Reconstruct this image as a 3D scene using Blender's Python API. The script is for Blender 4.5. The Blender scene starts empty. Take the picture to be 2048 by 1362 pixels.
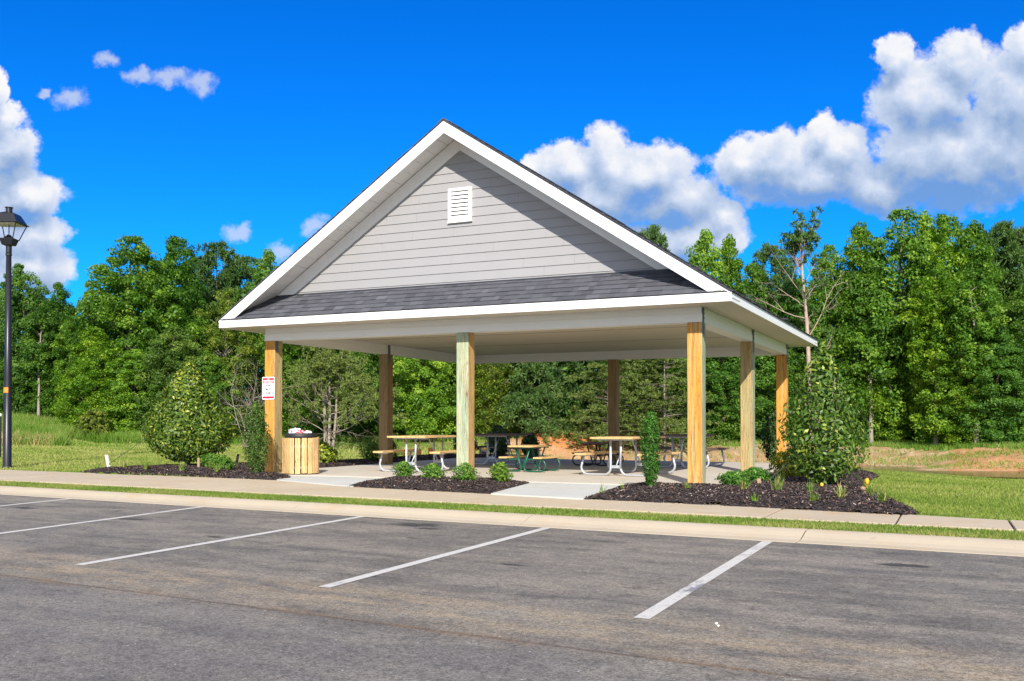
import bpy, math, random
import numpy as np
from mathutils import Vector, Matrix

SC = bpy.context.scene
COL = SC.collection
R = math.radians

# ------------------------------------------------------------------ camera
CAM = (0.0, 0.0, 1.241)
YAW = R(24.967)
cam_d = bpy.data.cameras.new('camera')
cam_d.sensor_width = 36.0
cam_d.lens = 33.866
cam_d.shift_y = 0.066
cam_d.clip_start = 0.1
cam_d.clip_end = 3000
cam = bpy.data.objects.new('camera', cam_d)
COL.objects.link(cam)
cam.location = CAM
cam.rotation_euler = (R(90 + 0.816), 0, YAW)
SC.camera = cam

# ------------------------------------------------------------------ light
SUN_EL = R(31.0)
SUN_AZ = (0.454, -0.891)              # horizontal direction towards the sun
sun_d = bpy.data.lights.new('sun', 'SUN')
sun_d.energy = 4.6
sun_d.angle = R(0.5)
sun_d.color = (1.0, 0.945, 0.86)
sun = bpy.data.objects.new('sun', sun_d)
COL.objects.link(sun)
sd = Vector((-SUN_AZ[0] * math.cos(SUN_EL), -SUN_AZ[1] * math.cos(SUN_EL), -math.sin(SUN_EL)))
sun.rotation_euler = sd.to_track_quat('-Z', 'Y').to_euler()

SC.view_settings.view_transform = 'Standard'
SC.view_settings.look = 'None'
SC.view_settings.exposure = 0.5
SC.view_settings.gamma = 1.0
SC.render.film_transparent = False
SC.cycles.max_bounces = 8
SC.cycles.diffuse_bounces = 4
SC.cycles.transparent_max_bounces = 8

# ------------------------------------------------------------------ node helpers
class NT:
    def __init__(s, tree):
        s.t = tree; s.n = tree.nodes; s.l = tree.links
    def put(s, sock, v):
        if v is None: return
        if isinstance(v, bpy.types.NodeSocket): s.l.new(v, sock)
        else: sock.default_value = v
    def math(s, op, a, b=None, c=None, clamp=False):
        n = s.n.new('ShaderNodeMath'); n.operation = op; n.use_clamp = clamp
        s.put(n.inputs[0], a); s.put(n.inputs[1], b); s.put(n.inputs[2], c)
        return n.outputs[0]
    def vmath(s, op, a, b=None, out=0, scale=None):
        n = s.n.new('ShaderNodeVectorMath'); n.operation = op
        s.put(n.inputs[0], a); s.put(n.inputs[1], b)
        if scale is not None: s.put(n.inputs['Scale'], scale)
        return n.outputs[out]
    def smooth(s, x, a, b, lo=0.0, hi=1.0):
        n = s.n.new('ShaderNodeMapRange'); n.interpolation_type = 'SMOOTHSTEP'
        s.put(n.inputs['Value'], x); s.put(n.inputs['From Min'], a); s.put(n.inputs['From Max'], b)
        s.put(n.inputs['To Min'], lo); s.put(n.inputs['To Max'], hi)
        return n.outputs[0]
    def noise(s, vec, scale, detail=4.0, rough=0.55, out=0, dist=0.0):
        n = s.n.new('ShaderNodeTexNoise')
        s.put(n.inputs['Vector'], vec); s.put(n.inputs['Scale'], scale)
        n.inputs['Detail'].default_value = detail; n.inputs['Roughness'].default_value = rough
        n.inputs['Distortion'].default_value = dist
        return n.outputs[out]
    def voro(s, vec, scale, feature='F1', out='Distance', smoothness=None, rnd=1.0):
        n = s.n.new('ShaderNodeTexVoronoi'); n.feature = feature
        s.put(n.inputs['Vector'], vec); n.inputs['Scale'].default_value = scale
        n.inputs['Randomness'].default_value = rnd
        if smoothness is not None: n.inputs['Smoothness'].default_value = smoothness
        return n.outputs[out]
    def mix(s, f, a, b, mode='MIX'):
        n = s.n.new('ShaderNodeMix'); n.data_type = 'RGBA'; n.blend_type = mode
        s.put(n.inputs[0], f); s.put(n.inputs[6], a); s.put(n.inputs[7], b)
        return n.outputs[2]
    def ramp(s, f, stops):
        n = s.n.new('ShaderNodeValToRGB'); e = n.color_ramp.elements
        e[0].position, e[0].color = stops[0][0], stops[0][1]
        e[1].position, e[1].color = stops[-1][0], stops[-1][1]
        for p, c in stops[1:-1]:
            k = e.new(p); k.color = c
        s.put(n.inputs[0], f)
        return n.outputs[0]
    def coord(s, which='Object'):
        n = s.n.new('ShaderNodeTexCoord'); return n.outputs[which]
    def mapping(s, vec, scale=(1, 1, 1), loc=(0, 0, 0), rot=(0, 0, 0)):
        n = s.n.new('ShaderNodeMapping'); s.put(n.inputs[0], vec)
        n.inputs['Location'].default_value = loc; n.inputs['Rotation'].default_value = rot
        n.inputs['Scale'].default_value = scale
        return n.outputs[0]
    def sep(s, v):
        n = s.n.new('ShaderNodeSeparateXYZ'); s.put(n.inputs[0], v); return n.outputs
    def comb(s, x, y, z=0.0):
        n = s.n.new('ShaderNodeCombineXYZ'); s.put(n.inputs[0], x); s.put(n.inputs[1], y); s.put(n.inputs[2], z)
        return n.outputs[0]
    def attr(s, name):
        n = s.n.new('ShaderNodeAttribute'); n.attribute_name = name; return n.outputs
    def objinfo(s): 
        n = s.n.new('ShaderNodeObjectInfo'); return n.outputs
    def bump(s, h, strength=0.3, dist=0.01):
        n = s.n.new('ShaderNodeBump'); n.inputs['Strength'].default_value = strength
        n.inputs['Distance'].default_value = dist; s.put(n.inputs['Height'], h)
        return n.outputs[0]

def rgb(r, g, b): return (r, g, b, 1.0)

# ------------------------------------------------------------------ world: sky and clouds
def make_world():
    w = bpy.data.worlds.new('World'); SC.world = w; w.use_nodes = True
    t = NT(w.node_tree)
    for n in list(t.n): t.n.remove(n)
    gen = t.coord('Generated')
    Rt = (math.cos(YAW), math.sin(YAW), 0); Fw = (-math.sin(YAW), math.cos(YAW), 0)
    df = t.vmath('DOT_PRODUCT', gen, Fw, out=1)
    dr = t.vmath('DOT_PRODUCT', gen, Rt, out=1)
    dz = t.sep(gen)[2]
    dfc = t.math('MAXIMUM', df, 0.08)
    q = t.comb(t.math('DIVIDE', dr, dfc), t.math('DIVIDE', dz, dfc), 0.0)
    F = 1926.0
    L = [ # cumulus lobes: cx, cy, rx, ry in a flat map of the sky
        (-8,170,26,44),(2,222,46,34),(5,290,66,64),(-30,330,110,120),(48,385,92,52),(60,462,84,50),(70,530,98,70),(-20,450,110,140),
        (1222,312,72,76),(1140,330,80,58),(1300,340,112,72),(1355,395,86,62),(1230,400,150,58),(1070,330,42,32),
        (1370,470,135,46),(1444,432,40,46),(1310,485,110,52),(1450,480,54,36),
        (1560,318,132,74),(1490,325,84,64),(1650,350,150,70),(1690,300,60,60),(1655,268,44,40),
        (1840,190,118,104),(1797,112,52,66),(1926,122,76,70),(2040,190,110,120),(1900,310,190,90),(1990,300,140,100),(2075,90,70,60),(1600,365,170,62),(1770,370,150,60),(1930,335,210,95),(1215,392,200,62),(1310,400,130,50)]
    grp = bpy.data.node_groups.new('cloud_density', 'ShaderNodeTree')
    grp.interface.new_socket('q', in_out='INPUT', socket_type='NodeSocketVector')
    grp.interface.new_socket('d', in_out='OUTPUT', socket_type='NodeSocketFloat')
    g = NT(grp)
    gi = g.n.new('NodeGroupInput'); go = g.n.new('NodeGroupOutput')
    qi = gi.outputs[0]
    n1 = g.vmath('SUBTRACT', g.noise(qi, 11, 2, out=1), (0.5, 0.5, 0.5))
    n2 = g.vmath('SUBTRACT', g.noise(qi, 42, 5, 0.6, out=1), (0.5, 0.5, 0.5))
    qd = g.vmath('ADD', qi, g.vmath('SCALE', n1, scale=0.030))
    qd = g.vmath('ADD', qd, g.vmath('SCALE', n2, scale=0.020))
    n3 = g.vmath('SUBTRACT', g.noise(qi, 120, 4, 0.62, out=1), (0.5, 0.5, 0.5))
    qd = g.vmath('ADD', qd, g.vmath('SCALE', n3, scale=0.009))
    fb = g.math('SUBTRACT', g.noise(qi, 30, 5, 0.62), 0.5)
    cur = None
    for (cx, cy, rx, ry) in L:
        c = ((cx - 1024) / F, (843.6 - cy) / F, 0); s = (F / rx, F / ry, 0)
        d = g.vmath('LENGTH', g.vmath('MULTIPLY', g.vmath('SUBTRACT', qd, c), s), out=1)
        d = g.math('SUBTRACT', 1.0, d)
        cur = d if cur is None else g.math('SMOOTH_MAX', cur, d, 0.12)
    bil = g.math('SUBTRACT', 0.42, g.voro(qd, 24, 'SMOOTH_F1', smoothness=0.18))
    bil2 = g.math('SUBTRACT', 0.42, g.voro(qd, 58, 'SMOOTH_F1', smoothness=0.15))
    cur = g.math('ADD', cur, g.math('MULTIPLY', bil, 0.24))
    cur = g.math('ADD', cur, g.math('MULTIPLY', bil2, 0.20))
    cur = g.math('ADD', cur, g.math('MULTIPLY', fb, 0.42))
    g.l.new(cur, go.inputs[0])
    def dens(v):
        n = t.n.new('ShaderNodeGroup'); n.node_tree = grp; t.l.new(v, n.inputs[0]); return n.outputs[0]
    D0 = dens(q); D1 = dens(t.vmath('ADD', q, (0.007, 0.024, 0)))
    fil = t.noise(q, 130, 4, 0.6)
    a = t.smooth(t.math('ADD', D0, t.math('MULTIPLY', t.math('SUBTRACT', fil, 0.5), 0.26)), -0.06, 0.22)
    relief = t.math('MULTIPLY', t.math('SUBTRACT', D0, D1), 0.60)
    lit = t.math('ADD', relief, 0.50)
    lit = t.math('ADD', lit, t.smooth(D0, .40, .05, 0, .12))
    lit = t.math('ADD', lit, t.math('MULTIPLY', t.math('SUBTRACT', t.noise(q, 24, 6, .62), 0.5), 0.62))
    S = [(1320,415,180,60,.40),(1200,390,160,64,.14),(1640,405,220,70,.34),(1860,390,250,90,.40),(2030,350,150,110,.32),(20,330,60,60,.35),(50,445,70,40,.30),(60,600,100,60,.35),(1905,255,60,50,.35),(1560,345,90,50,.25),(1330,500,120,30,.25)]
    n1 = t.vmath('SUBTRACT', t.noise(q, 14, 3, out=1), (0.5, 0.5, 0.5))
    qs = t.vmath('ADD', q, t.vmath('SCALE', n1, scale=0.03))
    sh = None
    for (cx, cy, rx, ry, k) in S:
        c = ((cx - 1024) / F, (843.6 - cy) / F, 0); s = (F / rx, F / ry, 0)
        d = t.vmath('LENGTH', t.vmath('MULTIPLY', t.vmath('SUBTRACT', qs, c), s), out=1)
        d = t.smooth(d, 1.25, 0.1, 0, k)
        sh = d if sh is None else t.math('SMOOTH_MAX', sh, d, 0.08)
    lit = t.math('SUBTRACT', lit, sh)
    ccol = t.ramp(t.math('ADD', lit, 0.0, clamp=True), [(0.0, rgb(.24, .37, .58)), (0.3, rgb(.40, .53, .77)), (0.56, rgb(.62, .72, .92)), (0.85, rgb(.92, .94, 1.0)), (1.0, rgb(1.0, 1.0, 1.02))])
    a = t.math('MULTIPLY', a, t.smooth(lit, 0.0, .30, .72, 1.0))
    # thin wisps
    Wl = [(207,116,30,20),(272,152,32,20),(340,156,56,22),(396,166,34,26),(140,192,40,30),(85,188,14,10),(474,460,30,20),(628,452,30,24),(565,505,34,22)]
    wq = t.vmath('ADD', q, t.vmath('SCALE', t.vmath('SUBTRACT', t.noise(q, 38, 6, 0.62, out=1), (0.5, 0.5, 0.5)), scale=0.040))
    wd = None
    for (cx, cy, rx, ry) in Wl:
        c = ((cx - 1024) / F, (843.6 - cy) / F, 0); s = (F / rx, F / ry, 0)
        d = t.math('SUBTRACT', 1.0, t.vmath('LENGTH', t.vmath('MULTIPLY', t.vmath('SUBTRACT', wq, c), s), out=1))
        wd = d if wd is None else t.math('SMOOTH_MAX', wd, d, 0.1)
    wa = t.math('MULTIPLY', t.smooth(t.math('ADD', wd, t.math('MULTIPLY', t.math('SUBTRACT', t.noise(q, 60, 5, .65), .5), .9)), -0.1, 0.75), 0.70)
    front = t.smooth(df, 0.08, 0.2)
    a = t.math('MULTIPLY', a, front); wa = t.math('MULTIPLY', wa, front)
    # bright clouds added behind the camera, out of view, for white fill light
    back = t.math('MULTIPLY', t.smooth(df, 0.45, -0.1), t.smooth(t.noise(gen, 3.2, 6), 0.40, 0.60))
    sky = t.n.new('ShaderNodeTexSky'); sky.sky_type = 'NISHITA'; sky.sun_disc = False
    sky.sun_elevation = SUN_EL; sky.sun_rotation = math.atan2(SUN_AZ[0], SUN_AZ[1])
    sky.air_density = 1.0; sky.dust_density = 0.3; sky.ozone_density = 2.0
    hs = t.n.new('ShaderNodeHueSaturation'); hs.inputs['Saturation'].default_value = 1.45
    hs.inputs['Value'].default_value = 1.0
    t.l.new(sky.outputs[0], hs.inputs['Color'])
    skyc = t.mix(1.0, hs.outputs[0], rgb(0.05, 0.70, 1.30), 'MULTIPLY')
    b1 = t.n.new('ShaderNodeBackground'); t.l.new(skyc, b1.inputs[0]); b1.inputs[1].default_value = 0.10
    b2 = t.n.new('ShaderNodeBackground'); t.l.new(ccol, b2.inputs[0]); b2.inputs[1].default_value = 0.68
    b3 = t.n.new('ShaderNodeBackground'); b3.inputs[0].default_value = rgb(.74, .82, .97); b3.inputs[1].default_value = 0.62
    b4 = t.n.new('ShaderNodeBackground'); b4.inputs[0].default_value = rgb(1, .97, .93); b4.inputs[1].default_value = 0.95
    def mixs(f, x, y):
        n = t.n.new('ShaderNodeMixShader'); t.l.new(f, n.inputs[0]); t.l.new(x.outputs[0], n.inputs[1]); t.l.new(y.outputs[0], n.inputs[2]); return n
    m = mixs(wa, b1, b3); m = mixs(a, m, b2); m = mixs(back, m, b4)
    o = t.n.new('ShaderNodeOutputWorld'); t.l.new(m.outputs[0], o.inputs[0])
make_world()

# ------------------------------------------------------------------ objects and meshes
def tag(o, label=None, cat=None, group=None, kind=None):
    if label: o['label'] = label
    if cat: o['category'] = cat
    if group: o['group'] = group
    if kind: o['kind'] = kind
    return o

def thing(name, label, cat, loc=(0, 0, 0), rz=0.0, group=None):
    o = bpy.data.objects.new(name, None); COL.objects.link(o)
    o.location = loc; o.rotation_euler = (0, 0, rz); o.empty_display_size = 0.2
    return tag(o, label, cat, group)

class MB:
    """collects faces of one mesh"""
    def __init__(s): s.v = []; s.f = []; s.m = []; s.c = []
    def add(s, vs, fs, mi=0, tint=0.5):
        b = len(s.v); s.v += [tuple(x) for x in vs]
        for f in fs: s.f.append([b + i for i in f]); s.m.append(mi); s.c.append(tint)
    def box(s, x0, x1, y0, y1, z0, z1, mi=0, tint=0.5):
        v = [(x0,y0,z0),(x1,y0,z0),(x1,y1,z0),(x0,y1,z0),(x0,y0,z1),(x1,y0,z1),(x1,y1,z1),(x0,y1,z1)]
        f = [(0,3,2,1),(4,5,6,7),(0,1,5,4),(1,2,6,5),(2,3,7,6),(3,0,4,7)]
        if isinstance(mi, (tuple, list)):   # per-face materials: bottom, top, front, right, back, left
            b = len(s.v); s.v += v
            for ff, k in zip(f, mi): s.f.append([b + i for i in ff]); s.m.append(k); s.c.append(tint)
        else: s.add(v, f, mi, tint)
    def obox(s, o, ax, ay, az, mi=0, tint=0.5):
        """box from corner o along three vectors"""
        o, ax, ay, az = (np.array(k, float) for k in (o, ax, ay, az))
        v = [o, o+ax, o+ax+ay, o+ay, o+az, o+ax+az, o+ax+ay+az, o+ay+az]
        f = [(0,3,2,1),(4,5,6,7),(0,1,5,4),(1,2,6,5),(2,3,7,6),(3,0,4,7)]
        if np.dot(np.cross(ax, ay), az) < 0: f = [k[::-1] for k in f]
        s.add(v, f, mi, tint)
    def prism(s, poly, vec, mi=0, tint=0.5):
        n = len(poly); vec = np.array(vec, float)
        a = [np.array(p, float) for p in poly]; b = [p + vec for p in a]
        f = [tuple(range(n))[::-1], tuple(range(n, 2*n))] + [(i, (i+1) % n, n+(i+1) % n, n+i) for i in range(n)]
        s.add(a + b, f, mi, tint)
    def tube(s, path, r, seg=8, mi=0, cap=True, tint=0.5):
        P = [Vector(p) for p in path]; n = len(P)
        rr = r if isinstance(r, (list, tuple)) else [r] * n
        vs = []; up = None
        for i in range(n):
            d = (P[min(i+1, n-1)] - P[max(i-1, 0)]).normalized()
            if up is None:
                up = Vector((0, 0, 1)) if abs(d.z) < 0.9 else Vector((1, 0, 0))
            x = d.cross(up).normalized(); up = x.cross(d).normalized()
            for k in range(seg):
                a = 2*math.pi*k/seg
                vs.append(P[i] + (x*math.cos(a) + up*math.sin(a))*rr[i])
        fs = []
        for i in range(n-1):
            for k in range(seg):
                k2 = (k+1) % seg
                fs.append((i*seg+k, (i+1)*seg+k, (i+1)*seg+k2, i*seg+k2)[::-1])
        if cap: fs.append(tuple(range(seg))[::-1]); fs.append(tuple(range((n-1)*seg, n*seg)))
        s.add(vs, fs, mi, tint)
    def lathe(s, prof, c=(0, 0, 0), seg=24, mi=0):
        n = len(prof); vs = []
        for r, z in prof:
            for k in range(seg):
                a = 2*math.pi*k/seg; vs.append((c[0]+r*math.cos(a), c[1]+r*math.sin(a), c[2]+z))
        fs = []
        for i in range(n-1):
            for k in range(seg):
                k2 = (k+1) % seg; fs.append((i*seg+k, i*seg+k2, (i+1)*seg+k2, (i+1)*seg+k))
        if prof[0][0] > 1e-6: fs.append(tuple(range(seg))[::-1])
        if prof[-1][0] > 1e-6: fs.append(tuple(range((n-1)*seg, n*seg)))
        s.add(vs, fs, mi)
    def build(s, name, mats, parent=None, off=(0, 0, 0), smooth=False, bevel=0.0, tint=False):
        me = bpy.data.meshes.new(name)
        o3 = np.array(off, float)
        me.from_pydata([tuple(np.array(v, float) - o3) for v in s.v], [], s.f)
        if not isinstance(mats, (list, tuple)): mats = [mats]
        for k in mats: me.materials.append(k)
        if len(mats) > 1: me.polygons.foreach_set('material_index', s.m)
        if tint:
            at = me.attributes.new('tint', 'FLOAT', 'FACE'); at.data.foreach_set('value', s.c)
        if smooth: me.polygons.foreach_set('use_smooth', [True]*len(s.f))
        me.update()
        o = bpy.data.objects.new(name, me); COL.objects.link(o)
        if parent: o.parent = parent
        if bevel:
            b = o.modifiers.new('edge', 'BEVEL'); b.width = bevel; b.segments = 2; b.limit_method = 'ANGLE'
        return o

def np_mesh(name, V, faces_n, mats, tint=None, mi=None, smooth=False):
    """V (n,k,3): n separate faces of k corners"""
    n, k, _ = V.shape
    me = bpy.data.meshes.new(name)
    me.vertices.add(n*k); me.vertices.foreach_set('co', V.reshape(-1).astype(np.float32))
    me.loops.add(n*k); me.loops.foreach_set('vertex_index', np.arange(n*k, dtype=np.int32))
    me.polygons.add(n)
    me.polygons.foreach_set('loop_start', np.arange(0, n*k, k, dtype=np.int32))
    me.polygons.foreach_set('loop_total', np.full(n, k, dtype=np.int32))
    for m in (mats if isinstance(mats, (list, tuple)) else [mats]): me.materials.append(m)
    if tint is not None:
        at = me.attributes.new('tint', 'FLOAT', 'FACE'); at.data.foreach_set('value', tint.astype(np.float32))
    me.update(calc_edges=True)
    return me

def link(name, me, parent=None, loc=None):
    o = bpy.data.objects.new(name, me); COL.objects.link(o)
    if parent: o.parent = parent
    if loc is not None: o.location = loc
    return o

# ------------------------------------------------------------------ materials
def mat(name):
    m = bpy.data.materials.new(name); m.use_nodes = True
    t = NT(m.node_tree)
    return m, t, t.n['Principled BSDF']

def simple(name, col, rough=0.6, metal=0.0, var=0.12, scale=6.0, bump=0.0, bscale=60, spec=0.5):
    m, t, b = mat(name)
    co = t.coord('Object')
    nz = t.noise(co, scale, 5)
    f = t.math('MULTIPLY_ADD', t.math('SUBTRACT', nz, 0.5), var*2, 1.0)
    c = t.vmath('SCALE', col[:3], scale=f)
    t.put(b.inputs['Base Color'], c)
    b.inputs['Roughness'].default_value = rough; b.inputs['Metallic'].default_value = metal
    b.inputs['Specular IOR Level'].default_value = spec
    if bump: t.put(b.inputs['Normal'], t.bump(t.noise(co, bscale, 4), bump, 0.01))
    return m

def wood(name, stops, scale=1.0, vert=True, rough=0.75, knots=True):
    m, t, b = mat(name)
    co = t.vmath('ADD', t.coord('Object'), t.vmath('SCALE', t.comb(t.objinfo()['Random'], t.objinfo()['Random'], t.objinfo()['Random']), scale=7.0))
    st = (9*scale, 9*scale, 0.35*scale) if vert else (9*scale, 0.35*scale, 9*scale)
    base = t.noise(t.mapping(co, st), 1.0, 5, 0.6, dist=0.6)
    grain = t.noise(t.mapping(co, tuple(k*4.5 for k in st)), 1.0, 6, 0.7, dist=0.4)
    c = t.ramp(base, stops)
    c = t.mix(t.smooth(grain, 0.46, 0.64, 0.0, 0.55), c, rgb(0.16, 0.085, 0.03), 'MIX')
    if knots:
        ck = t.noise(t.mapping(co, (16, 16, .9), (3, 1, 0)), 1.0, 5, .65, dist=1.2)
        c = t.mix(t.smooth(t.math('ABSOLUTE', t.math('SUBTRACT', ck, .5)), .018, .004, 0, .7), c, rgb(.13, .08, .035))
        kv = t.voro(t.mapping(co, (2.4, 2.4, 0.9) if vert else (2.4, .9, 2.4)), 1.3)
        c = t.mix(t.smooth(kv, 0.10, 0.045, 0, 0.8), c, rgb(0.10, 0.045, 0.02))
    t.put(b.inputs['Base Color'], c)
    b.inputs['Roughness'].default_value = rough; b.inputs['Specular IOR Level'].default_value = 0.25
    t.put(b.inputs['Normal'], t.bump(grain, 0.35, 0.006))
    return m

M = {}
M['white'] = simple('white_paint', rgb(.80, .79, .77), 0.5, var=0.05, scale=1.5, bump=0.05)
M['ceiling'] = simple('ceiling_panel', rgb(.64, .585, .49), 0.6, var=0.05, scale=1.0)
M['siding'] = simple('siding_grey', rgb(.315, .307, .308), 0.65, var=0.05, scale=2.5, bump=0.12, bscale=40)
M['flash'] = simple('dark_flashing', rgb(.035, .035, .04), 0.4)
M['galv'] = simple('galvanised_pipe', rgb(.55, .57, .59), 0.42, 0.55, var=0.2, scale=14)
M['strap'] = simple('grey_strap', rgb(.16, .17, .19), 0.55, 0.5, var=0.3, scale=12)
M['green_pipe'] = simple('green_pipe', rgb(.006, .10, .055), 0.3, 0.0)
M['black_pipe'] = simple('black_pipe', rgb(.012, .013, .013), 0.35)
M['black'] = simple('black_paint', rgb(.012, .012, .015), 0.38, var=0.1)
M['liner'] = simple('black_liner', rgb(.02, .02, .022), 0.55)
M['red'] = simple('red_print', rgb(.55, .015, .03), 0.5)
M['signwhite'] = simple('sign_white', rgb(.82, .81, .82), 0.45, var=0.03)
M['ink'] = simple('sign_ink', rgb(.03, .03, .035), 0.6)
M['orange'] = simple('orange_tag', rgb(.75, .25, .02), 0.5)
M['yellow'] = simple('yellow_plastic', rgb(.80, .46, .03), 0.5)
M['rope'] = simple('green_webbing', rgb(.035, .06, .025), 0.8)
M['stake'] = simple('stake_wood', rgb(.42, .27, .17), 0.8, var=0.3, scale=20)
M['palestake'] = simple('pale_stake', rgb(.72, .66, .55), 0.7)
M['darkstake'] = simple('dark_stake', rgb(.03, .028, .025), 0.7)
M['concrete_new'] = simple('pale_concrete', rgb(.45, .46, .43), 0.85, var=0.10, scale=1.2, bump=0.1, bscale=120, spec=0.2)
M['line'] = None
M['w_orange'] = wood('wood_orange', [(.30, rgb(.64, .26, .04)), (.48, rgb(.68, .32, .06)), (.60, rgb(.58, .40, .17)), (.75, rgb(.42, .36, .18))])
M['w_tan'] = wood('wood_tan', [(.30, rgb(.36, .29, .14)), (.48, rgb(.48, .34, .15)), (.62, rgb(.36, .32, .16)), (.75, rgb(.50, .30, .10))])
M['w_green'] = wood('wood_green', [(.30, rgb(.50, .42, .25)), (.43, rgb(.34, .46, .31)), (.52, rgb(.50, .48, .30)), (.60, rgb(.33, .45, .31)), (.75, rgb(.40, .33, .19))])
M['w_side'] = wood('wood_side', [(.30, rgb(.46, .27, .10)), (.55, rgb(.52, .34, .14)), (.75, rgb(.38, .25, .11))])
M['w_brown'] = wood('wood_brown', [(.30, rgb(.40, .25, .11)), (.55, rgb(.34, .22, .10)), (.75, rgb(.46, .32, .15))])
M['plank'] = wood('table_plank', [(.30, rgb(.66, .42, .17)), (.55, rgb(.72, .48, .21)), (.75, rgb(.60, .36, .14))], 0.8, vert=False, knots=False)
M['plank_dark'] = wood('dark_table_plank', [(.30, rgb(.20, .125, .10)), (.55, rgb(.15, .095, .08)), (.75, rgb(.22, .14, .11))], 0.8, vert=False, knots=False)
M['slat'] = wood('slat_wood', [(.30, rgb(.70, .44, .18)), (.55, rgb(.76, .52, .24)), (.75, rgb(.64, .38, .14))], 0.9, knots=True)
M['bark'] = simple('bark', rgb(.13, .10, .075), 0.9, var=0.5, scale=5, spec=0.1)
M['bark_pale'] = simple('pale_bark', rgb(.31, .26, .215), 0.9, var=0.4, scale=4, spec=0.1)
M['bark_pink'] = simple('pinkish_bark', rgb(.40, .295, .235), 0.9, var=0.4, scale=4, spec=0.1)

def shingle_mat():
    m, t, b = mat('shingle')
    tn = t.attr('tint')[2]
    c = t.ramp(tn, [(0, rgb(.045, .046, .054)), (.5, rgb(.092, .093, .107)), (1, rgb(.15, .152, .172))])
    g = t.noise(t.coord('Object'), 220, 2, 0.7)
    c = t.mix(t.smooth(g, .45, .7, 0, .35), c, rgb(.16, .16, .17))
    t.put(b.inputs['Base Color'], c); b.inputs['Roughness'].default_value = 0.9; b.inputs['Specular IOR Level'].default_value = 0.2
    t.put(b.inputs['Normal'], t.bump(g, 0.4, 0.004))
    return m
M['shingle'] = shingle_mat()

def leaf_mat(name, c0, c1, c2, gloss=0.35, trans=0.3, use_obj=True, spec=0.35):
    m, t, b = mat(name)
    tn = t.attr('tint')[2]
    c = t.ramp(tn, [(0, rgb(*c0)), (.5, rgb(*c1)), (1, rgb(*c2))])
    if use_obj: c = t.mix(1.0, c, t.objinfo()['Color'], 'MULTIPLY')
    t.put(b.inputs['Base Color'], c)
    b.inputs['Roughness'].default_value = gloss; b.inputs['Specular IOR Level'].default_value = spec
    tr = t.n.new('ShaderNodeBsdfTranslucent')
    t.put(tr.inputs[0], t.mix(1.0, c, rgb(1.25, 1.3, .6), 'MULTIPLY'))
    mx = t.n.new('ShaderNodeMixShader'); mx.inputs[0].default_value = trans
    t.l.new(b.outputs[0], mx.inputs[1]); t.l.new(tr.outputs[0], mx.inputs[2])
    t.l.new(mx.outputs[0], t.n['Material Output'].inputs[0])
    return m
M['leaf'] = leaf_mat('broad_leaf', (.045, .118, .015), (.120, .250, .026), (.29, .42, .060), 0.5, 0.45)
M['needle'] = leaf_mat('needle', (.045, .095, .024), (.090, .175, .038), (.18, .27, .065), 0.6, 0.25)
M['feather'] = leaf_mat('feathery_leaf', (.075, .115, .028), (.145, .215, .050), (.24, .32, .085), 0.7, 0.3)
M['glossy'] = leaf_mat('glossy_leaf', (.024, .065, .010), (.085, .165, .020), (.33, .38, .055), 0.45, 0.22, spec=0.4)
M['bushleaf'] = leaf_mat('shrub_leaf', (.050, .13, .014), (.115, .26, .028), (.30, .42, .08), 0.5, 0.28, spec=.25)
M['blade'] = leaf_mat('grass_blade', (.085, .155, .018), (.165, .265, .035), (.42, .37, .13), 0.6, 0.25, use_obj=False, spec=0.2)
M['lawnblade'] = leaf_mat('lawn_blade', (.130, .205, .028), (.235, .31, .052), (.43, .41, .14), 0.6, 0.25, use_obj=False, spec=0.2)
M['tallblade'] = leaf_mat('tall_grass_blade', (.08, .18, .016), (.17, .30, .035), (.56, .43, .21), 0.6, 0.25, use_obj=False, spec=0.2)

def mulch_mat(chip=False):
    m, t, b = mat('mulch_chip' if chip else 'mulch')
    if chip:
        tn = t.attr('tint')[2]
        c = t.ramp(tn, [(0, rgb(.024, .018, .018)), (.6, rgb(.080, .061, .056)), (.86, rgb(.165, .12, .10)), (.955, rgb(.24, .13, .085)), (1, rgb(.55, .47, .38))])
    else:
        nz = t.noise(t.coord('Object'), 38, 4, .7)
        c = t.ramp(nz, [(.3, rgb(.014, .011, .011)), (.55, rgb(.05, .039, .037)), (.75, rgb(.11, .08, .07))])
        t.put(b.inputs['Normal'], t.bump(nz, 0.9, 0.03))
    t.put(b.inputs['Base Color'], c); b.inputs['Roughness'].default_value = 0.85; b.inputs['Specular IOR Level'].default_value = 0.2
    return m
M['mulch'] = mulch_mat(); M['chip'] = mulch_mat(True)

# street frame: kerb runs along e, n points towards the lawn
KA = R(4.48)
KN = np.array([math.sin(KA), math.cos(KA)]); KE = np.array([KN[1], -KN[0]])
def ST(s, t_): return (KE[0]*s + KN[0]*t_, KE[1]*s + KN[1]*t_)
T_K0, T_K1, T_S0 = 10.05, 10.62, 11.36

def street_coords(t):
    co = t.coord('Object')      # asphalt etc. are built in world coordinates
    return t.mapping(co, rot=(0, 0, KA))   # x along kerb, y away from camera

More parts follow.
